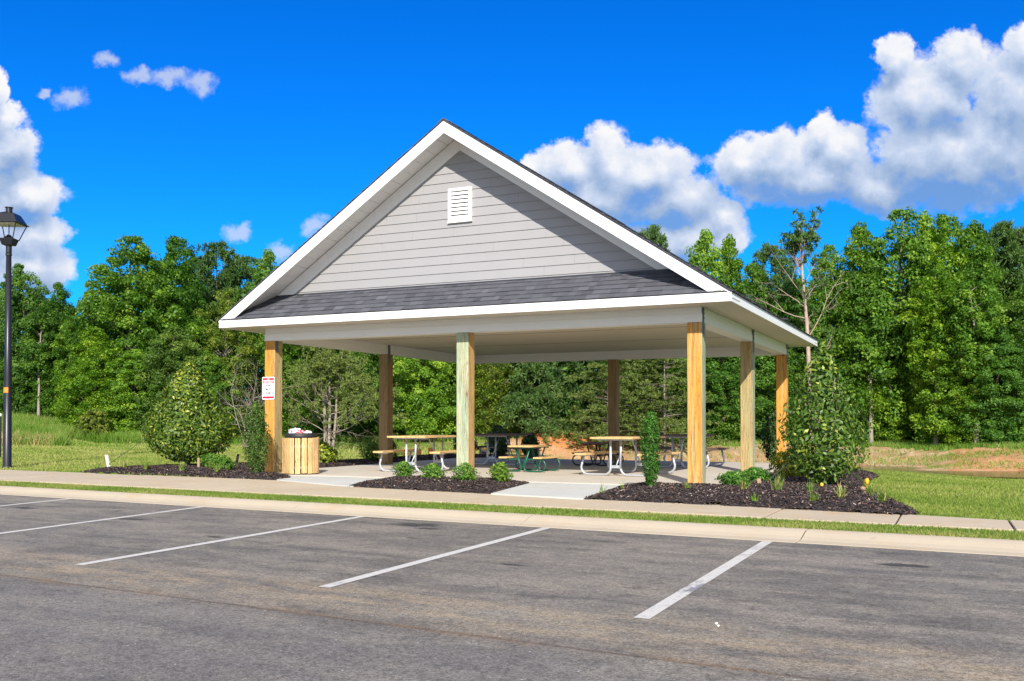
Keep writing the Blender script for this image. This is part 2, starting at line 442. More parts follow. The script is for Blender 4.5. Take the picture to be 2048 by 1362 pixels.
def asphalt_mat():
    m, t, b = mat('asphalt')
    co = t.coord('Object'); st = street_coords(t); sx, sy, _ = t.sep(st)
    big = t.noise(st, 0.45, 4)
    streak = t.noise(t.mapping(st, (0.45, 1.5, 1)), 1.0, 7, .66)
    streak2 = t.noise(t.mapping(st, (1.1, 3.0, 1)), 1.0, 7, .7)
    f1 = t.noise(co, 125, 2, .8); f2 = t.noise(co, 34, 4, .7)
    c = t.ramp(big, [(.3, rgb(.132, .120, .105)), (.7, rgb(.188, .172, .150))])
    c = t.mix(t.smooth(streak, .42, .62, 0, .75), c, rgb(.255, .228, .186))
    c = t.mix(t.smooth(streak2, .54, .68, 0, .6), c, rgb(.29, .25, .195))
    c = t.mix(t.smooth(t.noise(t.mapping(st, (.35, 2.4, 1), (5, 3, 0)), 1.0, 6), .52, .68, 0, .5), c, rgb(.088, .082, .076))
    c = t.mix(t.smooth(t.noise(t.mapping(st, (1, 1.5, 1), (9, 2, 0)), 1.6, 8, .72), .48, .64, 0, .58), c, rgb(.265, .236, .186))
    c = t.mix(t.smooth(t.noise(t.mapping(st, (1, 1.7, 1), (3, 8, 0)), 2.3, 7, .7), .52, .66, 0, .52), c, rgb(.072, .066, .060))
    # dust gathered along the old seam in the middle of the lot
    wob = t.math('MULTIPLY', t.math('SUBTRACT', t.noise(t.mapping(st, (.6, .6, 1)), 1.0, 3), .5), .5)
    dd = t.math('ABSOLUTE', t.math('ADD', t.math('SUBTRACT', sy, 5.35), wob))
    dust = t.math('MULTIPLY', t.smooth(dd, .75, .05), t.smooth(t.noise(t.mapping(st, (1.2, 4, 1)), 1.0, 6, .7), .38, .62))
    c = t.mix(t.math('MULTIPLY', dust, .75), c, rgb(.33, .262, .175))
    seamw = t.math('MULTIPLY', t.math('SUBTRACT', t.noise(t.mapping(st, (2.5, 2.5, 1)), 1.0, 4), .5), .07)
    sd_ = t.math('ABSOLUTE', t.math('ADD', t.math('SUBTRACT', sy, 4.78), seamw))
    c = t.mix(t.smooth(sd_, .030, .006, 0, .65), c, rgb(.085, .055, .035))
    c = t.mix(t.math('MULTIPLY', t.smooth(sd_, .16, .02), t.smooth(t.noise(t.mapping(st, (1.5, 6, 1)), 1, 4), .45, .65, 0, .5)), c, rgb(.22, .15, .09))
    for (ax, ay, ar, aw, x0, x1) in ((2.2, 2.2, 3.55, .10, -.6, 1.6), (2.35, 2.0, 4.25, .16, -.9, 1.8), (-1.2, 1.6, 3.9, .07, -2.4, .4)):
        rr_ = t.math('ABSOLUTE', t.math('SUBTRACT', t.vmath('LENGTH', t.vmath('MULTIPLY', t.vmath('SUBTRACT', co, (ax, ay, 0)), (1, 1, 0)), out=1), ar))
        ox = t.sep(co)[0]
        k_ = t.math('MULTIPLY', t.smooth(rr_, aw, aw*.2), t.math('MULTIPLY', t.smooth(ox, x0, x0+.6), t.smooth(ox, x1, x1-.6)))
        c = t.mix(t.math('MULTIPLY', k_, t.smooth(t.noise(co, 5, 5, .7), .35, .65, 0, .55)), c, rgb(.29, .262, .215))
    # near lane a little bluer and cleaner
    c = t.mix(t.smooth(sy, 4.9, 4.3, 0, .40), c, rgb(.150, .144, .140))
    # sparse oil spots
    sp = t.voro(t.mapping(st, (.33, .9, 1)), 1.0)
    sn = t.noise(st, 6, 4)
    c = t.mix(t.smooth(t.math('ADD', sp, t.math('MULTIPLY', sn, .16)), .20, .13, 0, .75), c, rgb(.035, .033, .033))
    for (px, py, rx, ry) in ((-5.95, 10.05, .42, .20), (-5.6, 9.75, .22, .10), (-7.3, 8.1, .16, .08), (-3.55, 7.6, .17, .06), (-.45, 9.0, .26, .12), (-5.3, 8.9, .1, .05)):
        d = t.vmath('LENGTH', t.vmath('MULTIPLY', t.vmath('SUBTRACT', co, (px, py, 0)), (1/rx, 1/ry, 0)), out=1)
        c = t.mix(t.smooth(t.math('ADD', d, t.math('MULTIPLY', t.math('SUBTRACT', sn, .5), 1.6)), 1.1, .5, 0, .8), c, rgb(.03, .03, .03))
    # aggregate speckle
    stn = t.sep(t.voro(co, 78, out='Color'))[0]; stn2 = t.sep(t.voro(co, 36, out='Color'))[1]
    gr = t.smooth(f1, .38, .62, .72, 1.28)
    c = t.vmath('SCALE', c, scale=t.math('MULTIPLY', gr, t.math('ADD', .52, t.math('ADD', t.math('MULTIPLY', stn, .66), t.math('MULTIPLY', stn2, .26)))))
    c = t.vmath('MULTIPLY', c, (1.0, .99, .965))
    v = t.voro(co, 26); vr = t.voro(co, 26, out='Color')
    pick = t.math('GREATER_THAN', t.sep(vr)[0], .975)
    c = t.mix(t.math('MULTIPLY', t.smooth(v, .2, .1), pick), c, rgb(.55, .53, .50))
    t.put(b.inputs['Base Color'], c); b.inputs['Roughness'].default_value = .88; b.inputs['Specular IOR Level'].default_value = .25
    t.put(b.inputs['Normal'], t.bump(t.math('ADD', f1, t.math('MULTIPLY', t.noise(co, 210, 2, .6), .8)), .12, .004))
    return m
M['asphalt'] = asphalt_mat()

def concrete_mat(name, base, stain, seed=0.0):
    m, t, b = mat(name)
    co = t.mapping(t.coord('Object'), loc=(seed, seed, 0))
    c = t.ramp(t.noise(co, .8, 5, .6), [(.3, rgb(*base)), (.7, rgb(*[k*1.14 for k in base]))])
    c = t.mix(t.smooth(t.noise(co, 1.7, 6, .65), .50, .72, 0, .7), c, rgb(*stain))
    c = t.mix(t.smooth(t.noise(co, 5, 5, .7), .60, .75, 0, .35), c, rgb(*[k*.55 for k in base]))
    f = t.noise(co, 130, 3, .7)
    c = t.mix(t.smooth(f, .6, .4, 0, .18), c, rgb(*[k*.6 for k in base]))
    t.put(b.inputs['Base Color'], c); b.inputs['Roughness'].default_value = .9; b.inputs['Specular IOR Level'].default_value = .2
    t.put(b.inputs['Normal'], t.bump(f, .25, .004))
    return m
M['kerb'] = concrete_mat('kerb_concrete', (.47, .395, .285), (.49, .365, .22), 3)
M['walk'] = concrete_mat('sidewalk_concrete', (.485, .40, .28), (.51, .36, .19), 9)
M['slab'] = concrete_mat('slab_concrete', (.54, .49, .405), (.56, .45, .30), 17)
M['path'] = concrete_mat('pale_path_concrete', (.50, .50, .455), (.50, .46, .37), 29)
M['joint'] = simple('joint_dark', rgb(.05, .045, .04), .9)

def line_mat():
    m, t, b = mat('line_paint')
    co = t.coord('Object')
    n = t.noise(co, 22, 6, .75); n2 = t.noise(co, 2.5, 4)
    c = t.mix(t.smooth(n, .56, .68, 0, .75), rgb(.60, .57, .51), rgb(.17, .16, .145))
    c = t.mix(t.smooth(t.noise(co, 90, 3, .7), .52, .66, 0, .5), c, rgb(.2, .19, .17))
    c = t.mix(t.smooth(n2, .56, .70, 0, .45), c, rgb(.30, .28, .25))
    d = t.vmath('LENGTH', t.vmath('MULTIPLY', t.vmath('SUBTRACT', co, (-1.83, 7.15, 0)), (3.0, 3.2, 0)), out=1)
    c = t.mix(t.math('MULTIPLY', t.smooth(d, 1.1, .6), t.smooth(t.noise(t.mapping(co, (14, 5, 1), rot=(0, 0, .6)), 1, 4), .42, .56, 0, .8)), c, rgb(.16, .165, .18))
    t.put(b.inputs['Base Color'], c); b.inputs['Roughness'].default_value = .8
    return m
M['line'] = line_mat()

def ground_mat():
    m, t, b = mat('lawn')
    co = t.coord('Object')
    n1 = t.noise(co, .35, 5); n2 = t.noise(co, 3.5, 5, .65); n3 = t.noise(co, 45, 4, .75)
    g = t.ramp(n1, [(.3, rgb(.13, .22, .025)), (.5, rgb(.20, .28, .040)), (.7, rgb(.28, .32, .065))])
    g = t.mix(t.smooth(n2, .52, .72, 0, .5), g, rgb(.32, .33, .10))
    g = t.mix(t.smooth(n3, .58, .40, 0, .6), g, rgb(.09, .15, .018))
    lush = t.attr('lush')[2]
    g = t.mix(lush, g, t.mix(n2, rgb(.07, .20, .014), rgb(.14, .29, .028)))
    clay = t.attr('clay')[2]
    cl = t.ramp(t.noise(co, 1.4, 6, .65), [(.3, rgb(.42, .20, .105)), (.5, rgb(.50, .32, .18)), (.7, rgb(.62, .46, .30))])
    cl = t.mix(t.smooth(n2, .45, .62, 0, .5), cl, rgb(.30, .27, .09))
    red = t.attr('red')[2]
    cl = t.mix(red, cl, t.mix(n2, rgb(.62, .20, .06), rgb(.70, .30, .12)))
    fac = t.smooth(t.math('ADD', clay, t.math('MULTIPLY', t.math('SUBTRACT', t.noise(co, 2.2, 6, .7), .5), .9)), .35, .65)
    c = t.mix(fac, g, cl)
    t.put(b.inputs['Base Color'], c); b.inputs['Roughness'].default_value = .95; b.inputs['Specular IOR Level'].default_value = .1
    t.put(b.inputs['Normal'], t.bump(t.math('ADD', n3, n2), .8, .04))
    return m
M['ground'] = ground_mat()

def water_mat():
    m, t, b = mat('pond_water')
    b.inputs['Base Color'].default_value = rgb(.075, .058, .032); b.inputs['Roughness'].default_value = .12; b.inputs['Specular IOR Level'].default_value = .18
    t.put(b.inputs['Normal'], t.bump(t.noise(t.mapping(t.coord('Object'), (1, 3, 1)), 5, 3), .12, .02))
    return m
M['water'] = water_mat()
M['verge'] = simple('verge_soil', rgb(.14, .17, .045), .95, var=.35, scale=9, bump=.6, bscale=70, spec=.1)

# ------------------------------------------------------------------ terrain
fw2 = np.array([-math.sin(YAW), math.cos(YAW)]); rt2 = np.array([math.cos(YAW), math.sin(YAW)])
COLS = [ # (lateral tangent as photo column, [(depth, height)...])
    (-900, [(25,.13),(36,.2),(39,.35),(42,.9),(45,1.2),(60,1.4)]),
    (40,   [(25,.13),(35,.2),(38.5,.30),(41.5,.75),(45,1.15),(60,1.35)]),
    (115,  [(25,.13),(36,.2),(39,.26),(42,.6),(45,.95),(60,1.2)]),
    (200,  [(25,.13),(38,.2),(42,.30),(47,.50),(60,.9)]),
    (500,  [(25,.13),(38,.10),(42,.18),(46,.42),(60,.8)]),
    (900,  [(25,.12),(34,-.12),(40,-.12),(44,.28),(47,.45),(60,.8)]),
    (1010, [(25,.12),(34,-.25),(38,-.40),(41,-.15),(44,.40),(47,.5),(60,.8)]),
    (1200, [(27,.10),(36,-.45),(38,-.60),(40,-.85),(41.5,-.60),(43,-.15),(45.5,.30),(48,.40),(60,.8)]),
    (1500, [(24,.12),(28,-.06),(36,-.50),(38,-.60),(40,-.90),(41.5,-.60),(43,-.25),(46,.10),(48.5,.22),(60,.6)]),
    (1724, [(18,.12),(24,-.04),(31,-.38),(35.6,-.61),(37.4,-.70),(39,-.90),(40.5,-.60),(42,-.30),(46,.0),(50,.15),(60,.4)]),
    (2048, [(16,.10),(25,-.31),(30.6,-.61),(32.2,-.75),(34,-.90),(36.1,-.60),(37.2,-.30),(39.6,.03),(42,.14),(60,.4)]),
    (3200, [(16,.10),(25,-.31),(30.6,-.61),(32.2,-.75),(34,-.90),(36.1,-.60),(37.2,-.30),(39.6,.03),(42,.14),(60,.4)])]
CU = np.array([(c[0] - 1024) / 1926.0 for c in COLS])
def tb_of(s):   # far edge of the sidewalk
    return np.interp(s, [-40, -21, -12.5, -7.5, -4, -.3, 10], [13.8, 13.8, 13.9, 13.3, 12.98, 12.38, 12.2])
def terrain(X, Y):
    X = np.asarray(X, float); Y = np.asarray(Y, float)
    d = X*fw2[0] + Y*fw2[1]; l = X*rt2[0] + Y*rt2[1]
    u = l / np.maximum(d, 1.0)
    H = np.array([np.interp(d, [p[0] for p in c[1]], [p[1] for p in c[1]]) for c in COLS])
    k = np.clip(np.searchsorted(CU, u) - 1, 0, len(CU) - 2)
    f = np.clip((u - CU[k]) / (CU[k+1] - CU[k]), 0, 1); f = f*f*(3-2*f)
    flat = H.reshape(len(COLS), -1); idx = np.arange(flat.shape[1])
    z = (flat[k.ravel(), idx]*(1-f.ravel()) + flat[k.ravel()+1, idx]*f.ravel()).reshape(X.shape)
    z = z + .02*np.sin(X*.9+1)*np.sin(Y*.7) + .008*np.sin(X*3.1)*np.cos(Y*2.7)
    # red earth heap on the far bank
    hx, hy = rt2*2.2 + fw2*44.6
    z = z + .55*np.exp(-(((X-hx)*rt2[0]+(Y-hy)*rt2[1])/1.5)**2 - (((X-hx)*fw2[0]+(Y-hy)*fw2[1])/1.3)**2)
    s = X*KE[0] + Y*KE[1]; t_ = X*KN[0] + Y*KN[1]
    tb = tb_of(s)
    a = np.clip((t_ - (tb - .28)) / .24, 0, 1)
    z = z*a + (-.06)*(1-a)
    return z
def under_slab(X, Y): return (X > -13.75) & (X < -3.75) & (Y > 16.1) & (Y < 26.2)

def in_poly(X, Y, P):
    r = np.zeros(X.shape, bool); j = len(P)-1
    for i in range(len(P)):
        xi, yi = P[i]; xj, yj = P[j]
        c = ((yi > Y) != (yj > Y)) & (X < (xj-xi)*(Y-yi)/(yj-yi+1e-12)+xi)
        r ^= c; j = i
    return r
BEDS = {
 'right': [(-4.98,13.06),(-3.6,12.93),(-2.0,12.72),(-.62,12.50),(-.42,12.75),(-.72,14.2),(-1.0,15.4),(-1.35,16.7),(-1.6,18.5),(-1.55,21.6),(-2.0,23.2),(-2.6,26.5),(-3.78,26.6),(-3.74,17.0),(-3.72,16.06),(-5.1,16.06),(-5.28,15.6)],
 'middle': [(-9.62,13.84),(-8.1,13.60),(-6.52,13.36),(-6.98,15.6),(-7.05,16.07),(-10.12,16.07)],
 'left': [(-17.75,15.30),(-17.2,15.22),(-13.9,15.08),(-11.75,14.83),(-11.95,15.4),(-12.45,16.07),(-13.1,16.10),(-13.78,16.3),(-13.78,26.3),(-11.2,26.25),(-11.2,27.4),(-15.4,27.6),(-15.3,20.5),(-15.8,19.6),(-16.7,18.6),(-17.4,17.4),(-17.7,16.2)]}
PATHS = ([(-11.85, 14.80), (-9.45, 13.84), (-9.95, 16.09), (-12.5, 16.09)], [(-6.58, 13.36), (-4.93, 13.02), (-5.38, 16.09), (-7.08, 16.09)])
def build_terrain():
    us = (np.concatenate([np.arange(-5200, -300, 160), np.arange(-300, 2400, 9), np.arange(2400, 6500, 160)]) - 1024) / 1926.0
    ds = np.concatenate([np.geomspace(7, 66, 235), np.geomspace(70, 900, 22)])
    U, Dp = np.meshgrid(us, ds)
    X = Dp*fw2[0] + U*Dp*rt2[0]; Y = Dp*fw2[1] + U*Dp*rt2[1]
    Z = terrain(X, Y)
    Z = np.where(under_slab(X, Y), np.minimum(Z, .07), Z)
    for P in list(BEDS.values()) + list(PATHS): Z = np.where(in_poly(X, Y, P), np.minimum(Z, .07 if len(P) == 4 else .105), Z)
    px = U*1926 + 1024
    bank = ((Dp > np.interp(px, [1010, 1200, 1500, 1724, 2048], [41.5, 41.5, 41.5, 40.5, 36.2])) & (px > 1010) & (Dp < np.interp(px, [1010, 1200, 1500, 1724, 2048], [46, 46, 46.3, 46.6, 40.2]))).astype(float)
    rz_ = np.random.default_rng(5); Z = Z + bank*(rz_.normal(0, .035, X.shape) + .10*np.abs(np.sin(px*.035+3*np.sin(Dp*1.3)))*np.sin(Dp*2.1+px*.011))
    ny, nx = X.shape
    co = np.stack([X, Y, Z], -1).reshape(-1, 3)
    i = np.arange(ny*nx).reshape(ny, nx)
    q = np.stack([i[:-1, :-1], i[:-1, 1:], i[1:, 1:], i[1:, :-1]], -1).reshape(-1, 4)
    me = bpy.data.meshes.new('ground')
    me.vertices.add(len(co)); me.vertices.foreach_set('co', co.reshape(-1).astype(np.float32))
    me.loops.add(len(q)*4); me.loops.foreach_set('vertex_index', q.reshape(-1).astype(np.int32))
    me.polygons.add(len(q)); me.polygons.foreach_set('loop_start', np.arange(0, len(q)*4, 4, dtype=np.int32)); me.polygons.foreach_set('loop_total', np.full(len(q), 4, dtype=np.int32))
    me.materials.append(M['ground'])
    px = U*1926 + 1024
    near_w = np.interp(px, [500, 900, 1010, 1200, 1500, 1724, 2048], [60, 60, 38, 38, 38, 37.4, 32.2])
    top_w = np.interp(px, [500, 900, 1010, 1200, 1500, 1724, 2048], [44, 44, 44, 46, 46.3, 46.6, 40.2])
    clay = ((Dp > near_w - .3) & (Dp < top_w)).astype(float)*.95
    clay = np.where((px > 560) & (px < 1010) & (Dp > 37) & (Dp < 45), .42, clay)
    clay = np.where((px > 420) & (px <= 560) & (Dp > 39) & (Dp < 43.5), .5, clay)
    clay = np.where((px > -60) & (px < 110) & (Dp > 37.4) & (Dp < 39.4), .5, clay)
    hx, hy = rt2*2.2 + fw2*44.6
    heap = np.exp(-(((X-hx)*rt2[0]+(Y-hy)*rt2[1])/1.9)**2 - (((X-hx)*fw2[0]+(Y-hy)*fw2[1])/1.7)**2)
    clay = np.maximum(clay, heap*1.6); red = np.clip(heap*1.7, 0, 1)
    red = np.maximum(red, np.where((px > 1900) & (clay > .5), .35, 0))
    lush = np.clip((Dp - np.interp(px, [0, 300, 900, 1500, 2048], [38.2, 37.5, 44, 45, 40])) / 1.2, 0, 1)
    for nm, arr in (('clay', clay), ('red', red), ('lush', lush)):
        at = me.attributes.new(nm, 'FLOAT', 'POINT'); at.data.foreach_set('value', arr.reshape(-1).astype(np.float32))
    me.polygons.foreach_set('use_smooth', np.ones(len(q), dtype=bool))
    me.update(calc_edges=True)
    tag(link('ground', me), kind='structure')
build_terrain()

def flat_poly(name, pts, z, m, kind='structure', thick=None):
    mb = MB()
    if thick: mb.prism([(x, y, z - thick) for x, y in pts], (0, 0, thick))
    else: mb.add([(x, y, z) for x, y in pts], [tuple(range(len(pts)))])
    o = mb.build(name, m); tag(o, kind=kind); return o

# asphalt lot (reaches the horizon behind and beside the camera)
A = [ST(-320, T_K0+.05), ST(-320, -320), ST(320, -320), ST(320, T_K0+.05)]
flat_poly('parking_lot', A, 0.0, M['asphalt'])

# rolled kerb in cast lengths, with open joints
mb = MB()
cuts = [-60, -40, -30, -24, -18.6, -13.3, -9.35, -5.65, -2.33, 1.2, 6, 12, 40]
prof = [(T_K0, -.05), (T_K0, .004), (T_K0+.16, .012), (T_K0+.27, .035), (T_K0+.38, .07), (T_K0+.46, .088), (T_K0+.57, .09), (T_K0+.57, -.05)]
for a, b_ in zip(cuts[:-1], cuts[1:]):
    g = .007
    pa = [(*ST(a+g, t_), z) for t_, z in prof]; n = np.array([*ST(b_-g, 0), 0]) - np.array([*ST(a+g, 0), 0])
    mb.prism(pa[::-1], n)
tag(mb.build('kerb', M['kerb'], bevel=.006), kind='structure')
mb = MB(); mb.prism([(*ST(-60, t_), z) for t_, z in ((T_K0+.03, -.06), (T_K0+.03, -.012), (T_K0+.18, -.006), (T_K0+.29, .022), (T_K0+.45, .074), (T_K0+.56, .076), (T_K0+.56, -.06))][::-1], np.array([*ST(100, 0), 0]))
tag(mb.build('kerb_joint', M['joint']), kind='structure')
flat_poly('verge', [ST(-60, T_K1-.01), ST(40, T_K1-.01), ST(40, T_S0+.03), ST(-60, T_S0+.03)], .085, M['verge'])

# sidewalk panels
mb = MB(); s = -52.0; k = 0
js = [-5.95 - 1.52*i for i in range(30)][::-1] + [-4.45, -3.0, -1.55, -.1 - .28 + .0] + [1.2 + 1.5*i for i in range(12)]
for a, b_ in zip(js[:-1], js[1:]):
    g = .012
    sk = -.10
    p = [ST(a+g, T_S0), ST(b_-g, T_S0), ST(b_-g+sk, tb_of(b_)), ST(a+g+sk, tb_of(a))]
    dz = random.Random(k).uniform(-.004, .004); k += 1
    mb.prism([(x, y, .02+dz) for x, y in p], (0, 0, .10))
tag(mb.build('sidewalk', M['walk'], bevel=.006), kind='structure')
ss = np.linspace(-51, 15, 40)
flat_poly('sidewalk_joint', [ST(x, T_S0+.02) for x in ss] + [ST(x, tb_of(x)-.05) for x in ss[::-1]], .095, M['joint'])

# concrete pad and its two connecting paths
mb = MB()
for x0, x1 in ((-13.75, -8.82), (-8.81, -3.75)):
    for y0, y1 in ((16.1, 21.12), (21.13, 26.2)): mb.box(x0, x1, y0, y1, .0, .15)
tag(mb.build('pavilion_pad', M['slab'], bevel=.008), kind='structure')
flat_poly('path', PATHS[0], .139, M['path'], thick=.12)
flat_poly('path', PATHS[1], .139, M['path'], thick=.12)

# painted bay lines
def bay_line(a, b_, w=.105):
    a = np.array(a); b_ = np.array(b_); d = (b_-a)/np.linalg.norm(b_-a); p = np.array([-d[1], d[0]])*w/2
    flat_poly('parking_line', [tuple(a+p)[:2], tuple(a-p)[:2], tuple(b_-p)[:2], tuple(b_+p)[:2]], .004, M['line'])
bay_line((-1.83, 5.86), (-1.82, 10.17)); bay_line((-4.33, 5.96), (-4.385, 10.37)); bay_line((-6.93, 5.99), (-7.10, 10.6))
bay_line((-9.55, 6.15), (-10.03, 10.83)); bay_line((-12.35, 6.4), (-13.0, 11.06)); bay_line((-15.1, 6.6), (-15.9, 11.3))
bay_line((.66, 5.85), (.75, 9.98))

# pond
d_ = lambda u, d: tuple(fw2*d + rt2*(u-1024)/1926*d)
flat_poly('pond_water', [d_(930, 36), d_(1200, 35), d_(1724, 34), d_(2300, 30), d_(3000, 30), d_(3000, 41), d_(2300, 41), d_(1724, 45), d_(1200, 45), d_(930, 43)], -.60, M['water'])

# mulch beds
def edge_dist(X, Y, P):
    D = np.full(X.shape, 1e9)
    for i in range(len(P)):
        a = np.array(P[i]); b_ = np.array(P[(i+1) % len(P)]); ab = b_-a
        tt = np.clip(((X-a[0])*ab[0]+(Y-a[1])*ab[1])/(ab@ab), 0, 1)
        D = np.minimum(D, np.hypot(X-a[0]-tt*ab[0], Y-a[1]-tt*ab[1]))
    return D
rng = np.random.default_rng(7)
def mulch_z(X, Y, P):
    d = edge_dist(X, Y, P)
    h = .125 + .12*(1-np.exp(-d/.35)) + .012*np.sin(X*5+Y*3)*np.sin(Y*6-X) - .03*np.exp(-d/.05)
    return h
def make_bed(P):
    xs = np.arange(min(p[0] for p in P)-.1, max(p[0] for p in P)+.1, .06); ys = np.arange(min(p[1] for p in P)-.1, max(p[1] for p in P)+.1, .06)
    X, Y = np.meshgrid(xs, ys); I = in_poly(X + .03*np.sin(Y*13), Y + .03*np.sin(X*11), P); I &= ~((X > -13.76) & (X < -3.74) & (Y > 16.09) & (Y < 26.21))
    Z = mulch_z(X, Y, P) + rng.normal(0, .006, X.shape)
    i = np.arange(X.size).reshape(X.shape)
    ok = I[:-1, :-1] & I[:-1, 1:] & I[1:, 1:] & I[1:, :-1]
    q = np.stack([i[:-1, :-1], i[:-1, 1:], i[1:, 1:], i[1:, :-1]], -1)[ok]
    used = np.unique(q); rm = -np.ones(X.size, int); rm[used] = np.arange(len(used))
    co = np.stack([X, Y, Z], -1).reshape(-1, 3)[used]
    me = bpy.data.meshes.new('mulch_bed'); me.from_pydata([tuple(c) for c in co], [], [list(map(int, rm[f])) for f in q]); me.materials.append(M['mulch']); me.update()
    tag(link('mulch_bed', me), kind='structure')
    # chips
    area = ok.sum()*.0036; n = int(min(60000, area*1500))
    cx = rng.uniform(xs[0], xs[-1], n*5); cy = rng.uniform(ys[0], ys[-1], n*5)
    kk = in_poly(cx, cy, P) & ~((cx > -13.72) & (cx < -3.78) & (cy > 16.13) & (cy < 26.17)); cx = cx[kk][:n]; cy = cy[kk][:n]; n = len(cx)
    cz = mulch_z(cx, cy, P) + rng.uniform(.0, .014, n)
    N = np.stack([rng.normal(0, .45, n), rng.normal(0, .45, n), np.ones(n)], 1)
    V, tt = leaf_quads(np.stack([cx, cy, cz], 1), N, rng.uniform(.008, .024, n), rng.uniform(.22, .5, n), rng, flat=True)
    tag(link('mulch_chips', np_mesh('mulch_chips', V, 4, M['chip'], rng.uniform(0, 1, n)**1.15)), kind='stuff')

def leaf_quads(P, N, size, aspect, rg, flat=False):
    n = len(P)
    N = N / np.linalg.norm(N, axis=1, keepdims=True)
    a = rg.normal(size=(n, 3)); T = np.cross(N, a); T /= np.linalg.norm(T, axis=1, keepdims=True) + 1e-9
    B = np.cross(N, T)
    L = T*np.asarray(size).reshape(-1, 1); Wd = B*(np.asarray(size)*np.asarray(aspect)).reshape(-1, 1)
    if flat: V = np.stack([P-L-Wd, P+L-Wd, P+L+Wd, P-L+Wd], 1)
    else:
        up = N*(np.asarray(size)*.22).reshape(-1, 1)
        V = np.stack([P-L, P-L*.05-Wd+up, P+L, P-L*.05+Wd+up], 1)
    return V, None
for bp in BEDS.values(): make_bed(bp)

# ------------------------------------------------------------------ grass
def blades(X, Y, Z, h, w, rg, lean=.5):
    n = len(X)
    a = rg.uniform(0, 2*np.pi, n); wx = np.cos(a)*w; wy = np.sin(a)*w
    lx = rg.normal(0, lean, n)*h; ly = rg.normal(0, lean, n)*h
    V = np.empty((n, 3, 3))
    V[:, 0] = np.stack([X-wx, Y-wy, Z-.004], 1); V[:, 1] = np.stack([X+wx, Y+wy, Z-.004], 1); V[:, 2] = np.stack([X+lx, Y+ly, Z+h], 1)
    return V
def patchy(X, Y, k=1.0):
    return .5 + .25*np.sin(X*1.3*k+2*np.sin(Y*.9*k)) + .25*np.sin(Y*1.7*k+1.5*np.sin(X*.7*k))
def make_grass():
    rg = np.random.default_rng(3)
    # verge strip between kerb and sidewalk
    n = 95000
    s = rg.uniform(-24, 2.2, n); t_ = rg.uniform(T_K1-.03, T_S0+.03, n)
    X = KE[0]*s + KN[0]*t_; Y = KE[1]*s + KN[1]*t_
    h = rg.uniform(.018, .042, n)*(1 + .5*(rg.uniform(size=n) > .97)); 
    V = blades(X, Y, np.full(n, .085), h, .0055, rg, .7)
    tint = np.clip(.20 + .44*patchy(X, Y, 2.2) + .25*patchy(X+7, Y*3, .6) + rg.normal(0, .2, n), 0, 1)
    tag(link('verge_grass', np_mesh('verge_grass', V, 3, M['blade'], tint)), kind='stuff')
    # mown lawn
    n = 420000
    u = rg.uniform(-60, 2110, n); dd = 9.5*(42/9.5)**rg.uniform(0, 1, n)
    X = dd*fw2[0] + (u-1024)/1926*dd*rt2[0]; Y = dd*fw2[1] + (u-1024)/1926*dd*rt2[1]
    tt = X*KN[0]+Y*KN[1]; ss_ = X*KE[0]+Y*KE[1]
    ok = (tt > tb_of(ss_)+.01) & ~((X > -13.8) & (X < -3.7) & (Y > 15) & (Y < 26.3))
    for P in BEDS.values(): ok &= ~in_poly(X, Y, P)
    for P in PATHS: ok &= ~in_poly(X, Y, P)
    Z = terrain(X, Y); ok &= Z > -.56
    X, Y, Z, dd = X[ok], Y[ok], Z[ok], dd[ok]; n = len(X)
    sc = np.clip(dd/14, .8, 2.6)
    V = blades(X, Y, Z, rg.uniform(.022, .045, n)*sc**.7, .006*sc, rg, .7)
    tint = np.clip(.05 + .45*patchy(X, Y, .9) + .35*patchy(X*1.7+3, Y*2.9, 1.0) + rg.normal(0, .18, n) + .22*(X < -13), 0, 1)
    tag(link('lawn_grass', np_mesh('lawn_grass', V, 3, M['lawnblade'], tint)), kind='stuff')
    # tall rough grass: bank crest under the trees and the rise at the left
    Xs = []; 
    n = 60000; u = rg.uniform(-200, 330, n); d = rg.uniform(38.3, 47, n); keep = (u < 130) | (d > 41.5) ; u, d = u[keep], d[keep]
    n2 = 40000; u2 = rg.uniform(330, 2200, n2); d2 = np.interp(u2, [300, 900, 1200, 1500, 1724, 2048, 2300], [44.2, 44.5, 46, 46.2, 46.6, 39.9, 39.9]) + rg.uniform(0, 3.4, n2)
    n3 = 5000; u3 = rg.uniform(560, 2200, n3); d3 = np.interp(u3, [560, 900, 1200, 1500, 1724, 2048, 2300], [38, 38, 41.6, 41.6, 40.6, 36.2, 36.2]) + rg.uniform(0, 5, n3)
    w_ = np.concatenate([np.ones(len(u)), np.full(n2, .55), np.full(n3, .32)])
    u = np.concatenate([u, u2, u3]); d = np.concatenate([d, d2, d3]); n = len(u)
    X = d*fw2[0] + (u-1024)/1926*d*rt2[0]; Y = d*fw2[1] + (u-1024)/1926*d*rt2[1]
    h = rg.uniform(.25, .6, n)*w_
    V = blades(X, Y, terrain(X, Y), h, .018, rg, .35)
    tint = np.clip(.28 + .3*patchy(X, Y, 1.3) + rg.normal(0, .15, n), 0, 1)
    dry = ((u < 105) & (d < 39.4) & (rg.uniform(size=n) < .7)) | ((u > 560) & (d < np.interp(u, [900, 1200, 2048], [42, 44, 38.5])) & (rg.uniform(size=n) < .4))
    tint = np.where(dry, np.clip(tint + .38, 0, 1), tint)
    tag(link('rough_grass', np_mesh('rough_grass', V, 3, M['tallblade'], tint)), kind='stuff')
make_grass()

